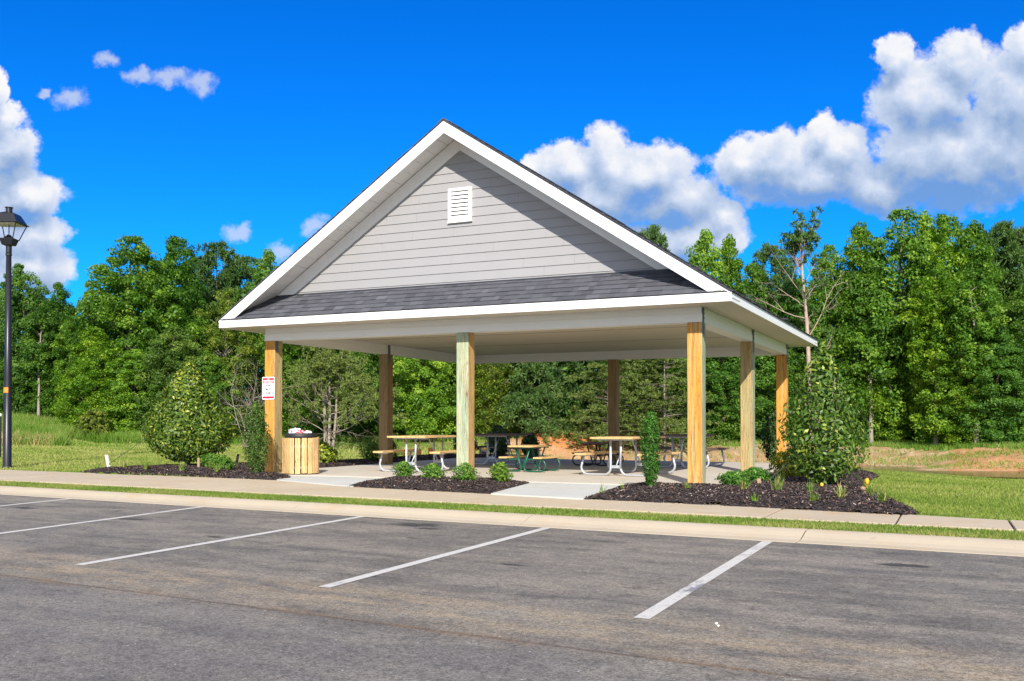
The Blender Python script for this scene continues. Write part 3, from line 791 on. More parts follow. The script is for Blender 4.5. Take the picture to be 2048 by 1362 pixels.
# ------------------------------------------------------------------ pavilion
PV = (-8.85, 21.15, 0.15)
XL, XR, XM = -14.276, -3.415, -8.83
EY0, EY1 = 15.903, 26.447
ZE, ZS, ZR = 3.386, 3.246, 6.942
WY0, WY1 = 16.568, 25.80
PX = [(-13.594), (-8.909), (-4.332)]
PW = .262
ZB = 2.981
mL = (ZR-ZE)/(XM-XL); mR = (ZR-ZE)/(XR-XM)
def roof_z(x): return ZE + (x-XL)*mL if x < XM else ZE + (XR-x)*mR

def shingles(mb, O, A, U, La, Lu, clip, course=.145, rs=1, th=.012):
    """laid courses of random-width tabs; clip(u) gives the along-range of a course"""
    rd = random.Random(rs); O = np.array(O, float); A = np.array(A, float); U = np.array(U, float)
    N = np.cross(A, U); N /= np.linalg.norm(N)
    nrow = int(math.ceil(Lu/course))
    for r_ in range(nrow):
        u0 = r_*course; u1 = min(u0+course*1.15, Lu)
        a0, a1 = clip(u0); b0, b1 = clip(u1)
        x = a0 - rd.uniform(0, .2)
        while x < a1:
            w = rd.choice((.10, .13, .17, .22, .26))*rd.uniform(.85, 1.15); x2 = x+w
            l0, l1 = max(x, a0), min(x2, a1)
            if l1-l0 > .01:
                lift = rd.choice((0.0, .006, .006)) + rd.uniform(0, .0015)
                t0 = O + U*u0; t1 = O + U*u1
                m0, m1 = min(max(l0, b0), b1), min(max(l1, b0), b1)
                v = [t0+A*l0+N*(lift), t0+A*l1+N*(lift), t1+A*m1+N*(-.010+lift), t1+A*m0+N*(-.010+lift),
                     t0+A*l0+N*(th+lift), t0+A*l1+N*(th+lift), t1+A*m1+N*(lift*.3), t1+A*m0+N*(lift*.3)]
                tint = min(1, max(0, rd.gauss(.40 if lift else .52, .13)))
                mb.add(v, [(4, 5, 6, 7), (0, 1, 5, 4), (3, 0, 4, 7), (1, 2, 6, 5)], 0, tint)
            x = x2

def make_pavilion():
    root = thing('pavilion', 'open white and grey gabled picnic pavilion on square timber posts', 'pavilion', PV)
    B = lambda mb, n, m, p=root, **k: mb.build(n, m, p, off=PV if p is root else (0, 0, 0), **k)
    ident = {}
    def sub(mb, n, m, parent, **k):     # sub-part: parent mesh sits at the root's origin
        return mb.build(n, m, parent, off=PV, **k)
    # posts: per-face woods (bottom, top, front, right, back, left)
    W = [M['w_orange'], M['w_tan'], M['w_green'], M['w_side'], M['w_brown']]
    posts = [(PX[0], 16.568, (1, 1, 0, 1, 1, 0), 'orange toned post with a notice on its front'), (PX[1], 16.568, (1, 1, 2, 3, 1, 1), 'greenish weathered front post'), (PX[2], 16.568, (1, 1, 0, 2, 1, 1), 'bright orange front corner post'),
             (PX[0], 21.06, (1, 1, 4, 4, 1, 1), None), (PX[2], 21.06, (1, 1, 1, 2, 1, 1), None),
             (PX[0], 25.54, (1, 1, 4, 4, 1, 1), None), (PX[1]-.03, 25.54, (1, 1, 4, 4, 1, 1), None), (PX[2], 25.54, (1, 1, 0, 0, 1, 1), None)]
    for i, (x, y, mi, lab) in enumerate(posts):
        mb = MB(); 
        mb.box(x, x+PW, y, y+PW, .15, ZB-.002, mi)
        p = B(mb, 'post', W, bevel=.007)
        if lab: p['label'] = lab
        if i not in (1, 6):
            st = MB(); xs = x+PW
            st.box(xs+.001, xs+.013, y+.02, y+.12, 2.74, 3.235)
            for zz in (2.80, 2.88, 3.05, 3.13, 3.2): st.tube([(xs+.012, y+.07, zz), (xs+.030, y+.07, zz)], .014, 6)
            sub(st, 'strap', M['strap'], p)
    # beams: boards with a thinner frieze above
    def beam(x0, x1, y0, y1, fx=0, fy=0):
        mb = MB(); mb.box(x0, x1, y0, y1, ZB, 3.13)
        mb.box(x0+.012, x1-.012, y0+.012, y1-.012, 3.13, ZS+.004)
        B(mb, 'beam', M['white'], bevel=.004)
    bx0, bx1 = PX[0]-.004, PX[2]+PW+.004
    beam(bx0, bx1, 16.56, 16.84); beam(bx0, bx1, 25.53, 25.81)
    beam(bx0, PX[0]+PW-.002, 16.842, 25.528); beam(PX[2]+.002, bx1-.006, 16.842, 25.528)
    # ceiling of narrow boards
    mb = MB(); x = PX[0]+PW; k = 0
    while x < PX[2]-.001:
        x2 = min(x+.115, PX[2]); mb.box(x, x2-.006, 16.84, 25.53, 3.215, 3.235); x = x2
    mb.box(PX[0]+PW, PX[2], 16.84, 25.53, 3.236, 3.25)
    B(mb, 'ceiling', M['ceiling'])
    mb = MB()     # perforated strip joints of the ceiling
    for yy in (19.6, 22.4): mb.box(PX[0]+PW, PX[2], yy, yy+.02, 3.211, 3.2148)
    B(mb, 'ceiling_joint', M['strap'])
    # horizontal soffit boards around the beams
    mb = MB()
    def boards(x0, x1, y0, y1, along_x):
        step = .1525
        if along_x:
            y = y0
            while y < y1-.005: mb.box(x0, x1, y, min(y+step, y1)-.004, ZS, ZS+.012); y += step
        else:
            x = x0
            while x < x1-.005: mb.box(x, min(x+step, x1)-.004, y0, y1, ZS, ZS+.012); x += step
    boards(XL+.03, XR-.03, EY0+.03, 16.57, True); boards(XL+.03, XR-.03, 25.80, EY1-.03, True)
    boards(XL+.03, PX[0]+.01, 16.572, 25.798, True); boards(PX[2]+PW-.01, XR-.03, 16.572, 25.798, True)
    mb.box(XL+.03, XR-.03, EY0+.03, EY1-.03, ZS+.0125, ZS+.02)
    B(mb, 'soffit', M['ceiling'])
    # eave fascia: four boards
    for (a, b_, c, d) in ((XL, XR, EY0, EY0+.028), (XL, XR, EY1-.028, EY1)):
        mb = MB(); mb.box(a, b_, c, d, ZS-.012, ZE); B(mb, 'fascia', M['white'], bevel=.003)
    for (a, b_) in ((XL+.001, XL+.028), (XR-.028, XR-.001)):
        mb = MB(); mb.box(a, b_, EY0+.029, EY1-.029, ZS-.012, ZE+.002); B(mb, 'fascia', M['white'], bevel=.003)
    # rake boards with a drip strip on top, their soffits and the frieze on the wall
    for side in (0, 1):
        sg = -1 if side == 0 else 1
        xe = XL if side == 0 else XR; m_ = mL if side == 0 else mR
        for front in (True, False):
            y0, y1 = (EY0, EY0+.03) if front else (EY1-.03, EY1)
            mb = MB(); hgt = .235
            xin = xe - sg*hgt/m_
            if front or True:
                poly = [(xe, y0, ZE+.002), (XM+sg*.001, y0, ZR), (XM+sg*.001, y0, ZR-hgt), (xin, y0, ZE+.002)]
                mb.prism(poly if side == 0 else poly[::-1], (0, y1-y0, 0))
                yy = y0-.012 if front else y1+.012
                poly = [(xe, min(y0, yy), ZE+.012), (XM+sg*.001, min(y0, yy), ZR+.006), (XM+sg*.001, min(y0, yy), ZR-.05), (xe, min(y0, yy), ZE-.044)]
                if front: mb.prism([(p[0], y0-.012, p[2]) for p in (poly if side == 0 else poly[::-1])], (0, .0115, 0))
            B(mb, 'rake_board', M['white'], bevel=.003)
            # sloping soffit planks
            mb = MB(); ya, yb = (EY0+.03, WY0) if front else (WY1, EY1-.03)
            L = math.hypot(XM-xe, ZR-ZE); n = int(L/.30)
            for i in range(n):
                f0, f1 = i/n, (i+1)/n
                o = np.array([xe, ya, ZE-.10]); d = np.array([XM-xe, 0, ZR-ZE])
                a = o+d*f0; b_ = o+d*f1 - d/np.linalg.norm(d)*.007
                nn = np.array([-d[2], 0, d[0]])/np.linalg.norm(d)*(1 if side == 0 else -1)
                mb.obox(a, b_-a, (0, yb-ya, 0), nn*.012)
            a = np.array([xe, ya, ZE-.10])+nn*.0125; mb.obox(a, d, (0, yb-ya, 0), nn*.006)
            B(mb, 'rake_soffit', M['white'])
            # frieze
            mb = MB(); yf = WY0-.030 if front else WY1
            xb = xe - sg*(.62)/m_
            q = [(xe-sg*.30/m_, yf, ZE+.18), (XM+sg*.001, yf, ZR-.115), (XM+sg*.001, yf, ZR-.40), (xe-sg*.585/m_, yf, ZE+.18)]
            mb.prism(q if side == 0 else q[::-1], (0, .028, 0))
            B(mb, 'frieze_board', M['white'], bevel=.003)
    # gable walls of lap siding
    for front in (True, False):
        mb = MB(); z = 3.80; c = .178; rd = random.Random(5)
        yw = WY0 if front else WY1-.03
        zt = ZR-.13
        while z < zt-.02:
            z1 = min(z+c, zt)
            def xr_(zz, dz=.12): return (XL+(zz+dz-ZE)/mL, XR-(zz+dz-ZE)/mR)
            a0, a1 = xr_(z); b0, b1 = xr_(z1)
            if b1 <= b0: b0 = b1 = XM
            # butt joints split a course into lengths
            cut = sorted([a0, a1] + [a0+(a1-a0)*rd.uniform(.15, .85) for _ in range(2 if a1-a0 > 3 else 0)])
            for l0, l1 in zip(cut[:-1], cut[1:]):
                k0, k1 = max(l0, b0) if l0 == a0 else l0, min(l1, b1) if l1 == a1 else l1
                k0 = min(max(k0, b0), b1); k1 = min(max(k1, b0), b1)
                sgn = -1 if front else 1
                g = .0012
                v = [(l0+g, yw+sgn*.016, z), (l1-g, yw+sgn*.016, z), (k1-g, yw+sgn*.001, z1), (k0+g, yw+sgn*.001, z1), (l0+g, yw-sgn*.012, z), (l1-g, yw-sgn*.012, z), (k1-g, yw-sgn*.012, z1), (k0+g, yw-sgn*.012, z1)]
                f = [(0, 1, 2, 3), (0, 4, 5, 1), (1, 5, 6, 2), (3, 2, 6, 7), (0, 3, 7, 4)]
                mb.add(v, f if front else [t[::-1] for t in f])
            z = z1
        wall = B(mb, 'gable_wall', M['siding'])
        bk = MB(); yy = yw+.016 if front else yw+.014
        bk.prism([(XL+.3, yy, 3.45), (XR-.3, yy, 3.45), (XM, yy, ZR-.2)], (0, .01, 0))
        B(bk, 'gable_sheathing', M['strap'])
        if front:
            vt = MB(); x0, x1, z0, z1, y = -9.075, -8.56, 5.145, 5.80, WY0
            for (a, b_, c_, d_) in ((x0, x1, z0, z0+.055), (x0, x1, z1-.055, z1), (x0, x0+.06, z0+.055, z1-.055), (x1-.06, x1, z0+.055, z1-.055)):
                vt.box(a, b_, y-.055, y-.008, c_, d_)
            vt.box(x0-.012, x1+.012, y-.065, y-.008, z0-.022, z0-.002)
            v = sub(vt, 'gable_vent', M['white'], wall, bevel=.004)
            for i in range(7):
                zz = z0+.062 + i*.077
                lv = MB(); lv.obox((x0+.0605, y-.052, zz), (x1-x0-.121, 0, 0), (0, .030, .058), (0, .008, -.004)); sub(lv, 'vent_louvre', M['white'], wall)
            lv = MB(); lv.box(x0+.05, x1-.05, y-.0135, y-.009, z0+.05, z1-.05)
            sub(lv, 'vent_backing', M['strap'], wall)
    # skirt roof below the front gable (and its twin behind)
    for front in (True, False):
        mb = MB(); sl = math.hypot(WY0-EY0, .535); dy = (WY0-EY0)/sl; dz = .535/sl
        y0 = EY0-.012 if front else EY1+.012
        U = (0, dy if front else -dy, dz); A = (1, 0, 0) if front else (-1, 0, 0)
        O = (XL, y0, ZE+.006) if front else (XR, y0, ZE+.006)
        W_ = XR-XL
        shingles(mb, O, A, U, W_, sl, lambda u: (1.13*u*dy+.06 if front else 1.13*u*dy+.06, W_-1.13*u*dy-.06), .148, 11)
        B(mb, 'skirt_roof', M['shingle'], tint=True)
        mb = MB()
        yf = WY0 if front else WY1
        s_ = -1 if front else 1
        a = 1.13*(WY0-EY0)
        mb.obox((XL+a-.1, yf+s_*.035, ZE+.515), (W_-2*a+.2, 0, 0), (0, -s_*.045, .012), (0, 0, .04))
        B(mb, 'flashing', M['flash'])
        mb = MB(); mb.prism([(XL+.06, EY0+.03 if front else EY1-.03, ZE-.02), (XR-.06, EY0+.03 if front else EY1-.03, ZE-.02), (XR-.8, yf, ZE+.46), (XL+.8, yf, ZE+.46)], (0, 0, .01))
        B(mb, 'roof_deck', M['strap'])
    # main roof slopes
    for side in (0, 1):
        mb = MB()
        xe = XL if side == 0 else XR; L = math.hypot(XM-xe, ZR-ZE)
        ux = (XM-xe)/L; uz = (ZR-ZE)/L
        A = (0, -1, 0) if side == 0 else (0, 1, 0)
        y0 = EY1+.02 if side == 0 else EY0-.02
        O = (xe - ux*.03, y0, ZE + .016 - uz*.03)
        W_ = EY1-EY0+.04
        shingles(mb, O, A, (ux, 0, uz), W_, L+.03, lambda u: (0, W_), .14, 20+side)
        sl = B(mb, 'roof_slope', M['shingle'], tint=True)
        mb = MB(); d = np.array([XM-xe, 0, ZR-ZE]); nn = np.array([-uz, 0, ux])*(1 if side == 0 else -1)
        mb.obox(np.array([xe, EY0-.016, ZE+.004])+nn*-.012, d, (0, EY1-EY0+.032, 0), nn*.02)
        sub(mb, 'roof_deck', M['flash'], sl)
    mb = MB(); rd = random.Random(8); y = EY0-.02
    while y < EY1+.02:
        y2 = min(y+.2, EY1+.02); t_ = rd.gauss(.4, .2); l = rd.uniform(0, .006)
        mb.obox((XM-.11, y, ZR+.03-.072+l), (.11, 0, .072), (0, y2-y-.002, 0), (-.01, 0, .014), 0, t_)
        mb.obox((XM, y, ZR+.03+l), (.11, 0, -.072), (0, y2-y-.002, 0), (.01, 0, .014), 0, t_); y = y2
    B(mb, 'ridge_cap', M['shingle'], tint=True)
make_pavilion()

# ------------------------------------------------------------------ notice on the front left post
def text_mesh(s, size, cx, z, y, wid=None):
    cu = bpy.data.curves.new('lettering', 'FONT'); cu.body = s; cu.size = size; cu.align_x = 'CENTER'; cu.align_y = 'CENTER'; cu.extrude = .0006; cu.offset = size*.032
    o = bpy.data.objects.new('lettering', cu); COL.objects.link(o)
    dg = bpy.context.evaluated_depsgraph_get(); me = bpy.data.meshes.new_from_object(o.evaluated_get(dg))
    bpy.data.objects.remove(o)
    if wid:
        xs = [v.co.x for v in me.vertices]; k = wid/(max(xs)-min(xs))
        for v in me.vertices: v.co.x *= k
    for v in me.vertices:
        x, yy = v.co.x, v.co.y; v.co = (cx+x, y - v.co.z, z+yy)
    return me
def make_sign():
    loc = (-13.485, 16.556, 1.72)
    root = thing('notice_sign', 'white and red no trespassing notice screwed to the front left post', 'sign', loc)
    mb = MB(); hw, h = .165, .485
    import itertools
    P = []; r = .02
    for (cx, cz, a0) in ((hw-r, h-r, 0), (-hw+r, h-r, 90), (-hw+r, r, 180), (hw-r, r, 270)):
        for k in range(4): a = R(a0+k*30); P.append((cx+r*math.cos(a), -.004, cz+r*math.sin(a)))
    mb.prism(P, (0, .008, 0)); mb.build('panel', M['signwhite'], root)
    for nm, z0, z1 in (('red_band', .345, .462), ('red_band', .022, .068)):
        b = MB(); b.box(-.15, .15, -.0052, -.0042, z0, z1); b.build(nm, M['red'], root)
    for s, z, size, w, m in (('NO', .440, .042, .052, 'signwhite'), ('TRESPASSING', .399, .05, .285, 'signwhite'), ('PRIVATE PROPERTY', .361, .028, .26, 'signwhite'), ('HOURS', .305, .05, .135, 'ink'), ('7am TO', .225, .066, .17, 'ink'), ('DUSK', .130, .072, .15, 'ink')):
        me = text_mesh(s, size, 0, z, -.0058, w); me.materials.clear(); me.materials.append(M[m]); me.name = 'lettering'
        link('lettering', me, root)
    for z in (.475, .01):
        b = MB(); b.tube([(0, -.004, z), (0, -.010, z)], .007, 8); b.build('screw', M['galv'], root)
make_sign()

# ------------------------------------------------------------------ trash receptacle
def make_can():
    c = (-12.56, 16.47, 0.15)
    root = thing('litter_bin', 'round litter bin clad in upright wooden slats beside the front left post', 'litter bin', c, R(8))
    n = 18; r = .355
    for i in range(n):
        a = 2*math.pi*(i+.5)/n; mb = MB(); rd = random.Random(i)
        t = np.array([-math.sin(a), math.cos(a), 0]); o = np.array([math.cos(a), math.sin(a), 0])
        w = .105; p = o*r - t*w/2 + np.array([0, 0, .015+rd.uniform(0, .012)])
        mb.obox(p, t*w, o*.024, (0, 0, .735+rd.uniform(-.006, .006)))
        for zz in (.14, .58):
            q = o*(r+.024) + np.array([0, 0, zz]); mb.tube([q, q+o*.004], .008, 6, 1)
        mb.build('slat', [M['slat'], M['galv']], root, bevel=.004)
    for zz in (.12, .56): mb = MB(); mb.lathe([(r-.012, zz), (r-.002, zz), (r-.002, zz+.05), (r-.012, zz+.05)], seg=36); mb.build('hoop', M['strap'], root)
    mb = MB(); mb.lathe([(.29, .02), (.30, .8), (.315, .83), (.315, .855), (.285, .855), (.28, .70), (.0, .68)], seg=36)
    mb.lathe([(.318, .745), (.328, .75), (.328, .835), (.318, .84)], seg=36)
    mb.build('liner', M['liner'], root, smooth=True)
    # rubbish piled in it
    def blob(loc, rx, ry, rz, m, name, lab, cat, seed, patch=None):
        rd = np.random.default_rng(seed); import bmesh
        bm = bmesh.new(); bmesh.ops.create_icosphere(bm, subdivisions=3, radius=1)
        for v in bm.verts:
            k = 1 + .16*math.sin(v.co.x*7+seed) * math.sin(v.co.y*6+1) + .10*math.sin(v.co.z*11+v.co.x*9) + rd.normal(0, .05)
            v.co = Vector((v.co.x*rx*k, v.co.y*ry*k, v.co.z*rz*k))
        me = bpy.data.meshes.new(name); bm.to_mesh(me); bm.free(); me.materials.append(m)
        if patch:
            me.materials.append(patch)
            for p in me.polygons:
                if math.sin(p.center.x*60+seed)*math.sin(p.center.z*70+p.center.y*40) > .35: p.material_index = 1
        tag(link(name, me, None, loc), lab, cat)
    z = .15+.84
    blob((c[0]-.06, c[1]-.08, z+.045), .12, .10, .075, M['signwhite'], 'crumpled_bag', 'white carrier bag with red print heaped in the litter bin', 'bag', 3, M['red'])
    blob((c[0]+.10, c[1]-.10, z+.02), .10, .09, .055, M['red'], 'crumpled_wrapper', 'crumpled red wrapper lying on the rubbish in the bin', 'wrapper', 5, M['signwhite'])
    blob((c[0]+.19, c[1]-.02, z+.02), .08, .10, .05, M['signwhite'], 'paper_napkin', 'crumpled white paper at the right rim of the bin', 'paper', 8)
    blob((c[0]-.20, c[1]-.06, z+.04), .065, .07, .06, M['galv'], 'plastic_cup', 'clear greyish plastic cup at the left rim of the bin', 'cup', 9)
make_can()

# ------------------------------------------------------------------ picnic tables
def arc(c, r, a0, a1, n=6):   # in the x-z plane
    return [(c[0]+r*math.cos(R(a0+(a1-a0)*i/n)), c[1], c[2]+r*math.sin(R(a0+(a1-a0)*i/n))) for i in range(n+1)]
def big_table(label, loc, rz, wood_m):
    root = thing('picnic_table', label, 'picnic table', loc, rz, 'adult picnic tables under the pavilion')
    L = 1.86
    mb = MB(); 
    for i in range(4): mb.box(-.464+i*.232+.002, -.464+(i+1)*.232-.002, -L/2, L/2, .745, .785)
    mb.build('tabletop', wood_m, root, bevel=.004)
    for s in (-1, 1):
        mb = MB()
        for i in range(1): mb.box(s*.68-.125, s*.68+.125, -L/2, L/2, .415, .455)
        mb.build('seat', wood_m, root, bevel=.004)
    r = .024; hy = .69
    for e in (-1, 1):
        y = e*hy
        for s in (-1, 1):
            mb = MB()
            p = [(s*.11, y, .742), (s*.11, y, .16)] + [(s*x, yy, z) for x, yy, z in arc((.245, y, .16), .135, 180, 270)] + [(s*.60, y, .025)] + [(s*x, yy, z) for x, yy, z in arc((.62, y, .165), .14, 270, 370)] + [(s*.70, y, .41)]
            mb.tube(p, r, 10)
            mb.build('leg', M['galv'], root, smooth=True)
        mb = MB(); mb.box(-.40, .40, y-.022, y+.022, .715, .744); mb.build('top_plate', M['galv'], root)
        for s in (-1, 1): mb = MB(); mb.box(s*.68-.11, s*.68+.11, y-.02, y+.02, .390, .4145); mb.build('seat_plate', M['galv'], root)
        mb = MB(); mb.box(-.10, .10, y-.006, y+.006, .155, .215); mb.build('foot_plate', M['galv'], root)
        mb = MB(); mb.tube([(0, y*.97, .19), (0, y*.25, .735)], .013, 8); mb.build('brace', M['galv'], root, smooth=True)
    mb = MB(); mb.box(-.02, .02, -.3, .3, .72, .7435); mb.build('centre_plate', M['galv'], root)
    return root
big_table('tan topped picnic table with galvanised legs, between the litter bin and the greenish front post', (-10.83, 18.67, .151), R(4), M['plank'])
big_table('tan topped picnic table with galvanised legs, behind the slim columnar shrub', (-6.25, 19.16, .151), R(-4), M['plank'])
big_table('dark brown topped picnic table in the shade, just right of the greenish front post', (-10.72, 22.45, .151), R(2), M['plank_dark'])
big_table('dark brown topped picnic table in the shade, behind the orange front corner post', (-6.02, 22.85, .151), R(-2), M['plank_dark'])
def small_table(label, loc, rz, wood_m, pipe):
    root = thing('childrens_picnic_table', label, 'picnic table', loc, rz, 'small low picnic tables under the pavilion')
    L = 1.0
    mb = MB()
    for i in range(3): mb.box(-.30+i*.20+.002, -.30+(i+1)*.20-.002, -L/2, L/2, .54, .575)
    mb.build('tabletop', wood_m, root, bevel=.003)
    for s in (-1, 1):
        mb = MB(); mb.box(s*.42-.10, s*.42+.10, -L/2, L/2, .295, .33); mb.build('seat', wood_m, root, bevel=.003)
    for e in (-1, 1):
        y = e*.36
        for s in (-1, 1):
            mb = MB(); rr = .128
            # bar from the table top slants to the middle, then one loop out to the seat and back
            p = [(s*.185, y, .537), (s*.035, y, .11)] + [(s*x, yy, z) for x, yy, z in [(.045, y, .06), (.075, y, .03), (.13, y, .02)]] + [(s*.40, y, .02)] + [(s*x, yy, z) for x, yy, z in arc((.42, y, .02+rr), rr, 270, 450, 10)] + [(s*.14, y, .276), (s*.075, y, .235), (s*.05, y+.03*e, .16)]
            mb.tube(p, .017, 8); mb.build('leg', pipe, root, smooth=True)
        mb = MB(); mb.box(-.27, .27, y-.018, y+.018, .515, .539); mb.build('top_plate', pipe, root)
        for s in (-1, 1): mb = MB(); mb.box(s*.42-.09, s*.42+.09, y-.015, y+.015, .283, .2945); mb.build('seat_plate', pipe, root)
        mb = MB(); mb.tube([(.0, y, .10), (.0, y*.25, .53)], .012, 6); mb.build('brace', pipe, root)
small_table('low tan topped picnic table on looped green pipe legs', (-8.60, 19.42, .151), R(-3), M['plank'], M['green_pipe'])
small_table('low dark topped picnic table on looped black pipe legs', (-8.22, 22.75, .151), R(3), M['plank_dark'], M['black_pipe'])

# ------------------------------------------------------------------ street lamp
def make_lamp():
    loc = (-21.10, 16.13, .12)
    root = thing('street_lamp', 'tall black lamp post with a tapered lantern at the left end of the sidewalk', 'street lamp', loc, R(28))
    mb = MB(); mb.lathe([(.112, -.1), (.112, .03), (.098, .04), (.088, 2.2), (.060, 5.18)], seg=24); mb.build('pole', M['black'], root, smooth=True)
    mb = MB(); mb.lathe([(.062, 5.18), (.072, 5.19), (.072, 5.24), (.062, 5.25), (.068, 5.27), (.068, 5.42), (.085, 5.44)], seg=20); mb.build('collar', M['black'], root)
    def frus(mb, z0, a, z1, b):
        v = [(sx*a, sy*a, z0) for sx, sy in ((-1,-1),(1,-1),(1,1),(-1,1))] + [(sx*b, sy*b, z1) for sx, sy in ((-1,-1),(1,-1),(1,1),(-1,1))]
        mb.add(v, [(0,3,2,1),(4,5,6,7),(0,1,5,4),(1,2,6,5),(2,3,7,6),(3,0,4,7)])
    mb = MB(); frus(mb, 5.44, .12, 5.47, .13); frus(mb, 5.472, .13, 5.60, .17); frus(mb, 5.602, .10, 5.70, .03); mb.build('lantern_base', M['black'], root, bevel=.004)
    for sx, sy in ((-1,-1),(1,-1),(1,1),(-1,1)):
        mb = MB(); mb.tube([(sx*.165, sy*.165, 5.58), (sx*.295, sy*.295, 5.97)], .012, 6); mb.build('lantern_bar', M['black'], root)
    mb = MB(); mb.lathe([(.012, 5.7), (.012, 5.97)], seg=8); mb.build('lamp_stem', M['black'], root)
    mb = MB(); frus(mb, 5.96, .345, 5.98, .345); frus(mb, 5.981, .315, 6.20, .20); frus(mb, 6.201, .20, 6.25, .09); mb.build('lantern_roof', M['black'], root, bevel=.01)
    mb = MB(); mb.box(-.27, .27, -.27, .27, 5.945, 5.9585); mb.build('reflector', M['palestake'], root)
    mb = MB(); mb.lathe([(.075, 6.25), (.075, 6.35), (.095, 6.36), (.095, 6.375), (.05, 6.38)], seg=16); mb.build('finial', M['black'], root, smooth=False)
    m, t, b = mat('clear_glass'); b.inputs['Transmission Weight'].default_value = 1; b.inputs['Roughness'].default_value = .02; b.inputs['IOR'].default_value = 1.02; b.inputs['Base Color'].default_value = rgb(.97, .98, 1)
    for k in range(4):
        a = k*math.pi/2; c_, s_ = math.cos(a), math.sin(a); rot = lambda x, y: (x*c_-y*s_, x*s_+y*c_)
        mb = MB(); P = [(*rot(-.155, -.158), 5.60), (*rot(.155, -.158), 5.60), (*rot(.280, -.286), 5.945), (*rot(-.280, -.286), 5.945)]
        n = rot(0, .003); mb.prism(P, (n[0], n[1], 0)); mb.build('glass_pane', m, root)
    mb = MB(); mb.add([(.0935*math.cos(a), .0935*math.sin(a), z) for z in (1.83, 1.96) for a in [R(-150+15*k) for k in range(7)]], [(k, k+1, k+8, k+7) for k in range(6)]); mb.build('number_tag', M['orange'], root)
make_lamp()

# slim dark post behind the lamp
r_ = thing('fence_post', 'slim black post with a pale ball cap standing behind the lamp post', 'post', (-25.95, 19.60, .13))
mb = MB(); mb.lathe([(.03, -.1), (.03, 1.25), (.02, 1.27)], seg=10); mb.build('post_shaft', M['black'], r_)
mb = MB(); mb.lathe([(0, 1.27), (.035, 1.285), (.045, 1.31), (.035, 1.345), (0, 1.36)], seg=12); mb.build('ball_cap', M['signwhite'], r_, smooth=True)

# ------------------------------------------------------------------ planting near the pavilion
def bark_limbs(mb, base, tips, r0, rg, seg=6, sag=0.0):
    for tip in tips:
        b = np.array(base, float); t_ = np.array(tip, float); k = 5; path = []
        for i in range(k+1):
            f = i/k; p = b*(1-f) + t_*f; p[2] += .18*np.linalg.norm(t_-b)*f*(1-f)
            p[:2] += rg.normal(0, .015, 2)*np.linalg.norm(t_-b)*(0 < i < k)
            path.append(tuple(p))
        mb.tube(path, [r0*(1-.8*i/k) for i in range(k+1)], seg, cap=False)

def leaf_shell(rg, n, prof, H, noise=.18, inner=.55):
    """points through a crown of revolution; prof(h) radius at relative height"""
    h = rg.uniform(0, 1, n*2)
    rmax = max(prof(x) for x in np.linspace(0, 1, 30))
    pr = np.array([prof(x) for x in h])
    keep = rg.uniform(0, rmax, n*2) < pr + .05*rmax; h = h[keep][:n]; pr = pr[keep][:n]; n = len(h)
    a = rg.uniform(0, 2*np.pi, n)
    lump = 1 + noise*np.sin(3*a+9*h)*np.sin(14*h+2*a) + noise*.6*np.sin(7*a-11*h)
    rr = pr*lump*np.sqrt(rg.uniform(inner**2, 1, n))
    P = np.stack([rr*np.cos(a), rr*np.sin(a), h*H], 1)
    N = np.stack([np.cos(a), np.sin(a), .25+.9*(h-.35)], 1) + rg.normal(0, .6, (n, 3))
    return P, N, h, rr/np.maximum(pr, .01)

def shrub(name, label, cat, loc, H, prof, n, size, aspect, m, seed, stems=3, stem_m='bark', tipc=.5, tint0=.3, group=None, color=(1, 1, 1, 1), z0=0.0, open_=.55, noise=.18, spread=.3):
    rg = np.random.default_rng(seed)
    root = thing(name, label, cat, loc, 0, group)
    P, N, h, rel = leaf_shell(rg, n, prof, H-z0, noise, open_)
    P[:, 2] += z0
    V, _ = leaf_quads(P, N, rg.uniform(.7, 1.3, len(P))*size, np.full(len(P), aspect), rg)
    tint = np.clip(tint0 + rg.normal(0, .16, len(P)) + tipc*(rg.uniform(size=len(P)) < .12+.35*(h > .8))*(rel > .8), 0, 1)
    o = link('foliage', np_mesh('foliage', V, 4, M[m], tint), root); o.color = color
    mb = MB(); tips = [(spread*H*math.cos(a)*rg.uniform(.3, 1)*.6, spread*H*math.sin(a)*rg.uniform(.3, 1)*.6, H*rg.uniform(.5, .85)) for a in rg.uniform(0, 6.28, stems)]
    bark_limbs(mb, (0, 0, -.05), tips, .012*H+.006, rg)
    mb.build('stem', M[stem_m], root, smooth=True)
    return root
sm = lambda pts: (lambda h: float(np.interp(h, [p[0] for p in pts], [p[1] for p in pts])))
gz = lambda x, y: .22
shrub('evergreen_shrub', 'large egg shaped evergreen shrub with yellow tipped leaves, staked left of the pavilion', 'shrub', (-16.05, 16.9, .16), 2.5, sm([(0, .36), (.12, .84), (.26, 1.06), (.45, .90), (.66, .58), (.84, .28), (1, .03)]), 13500, .045, .42, 'glossy', 21, 7, 'bark_pale', .55, .42, z0=.18, open_=.35, noise=.12, color=(1.2, 1.12, .85, 1))
shrub('evergreen_shrub', 'large open dark green shrub with glossy leaves, staked right of the pavilion', 'shrub', (-2.02, 16.3, .16), 2.36, sm([(0, .18), (.08, .46), (.2, .66), (.36, .69), (.52, .58), (.68, .40), (.84, .22), (1, .03)]), 5200, .044, .45, 'glossy', 22, 10, 'bark_pale', .40, .34, z0=.10, open_=.15, noise=.17, spread=.22, color=(1.25, 1.2, 1.0, 1))
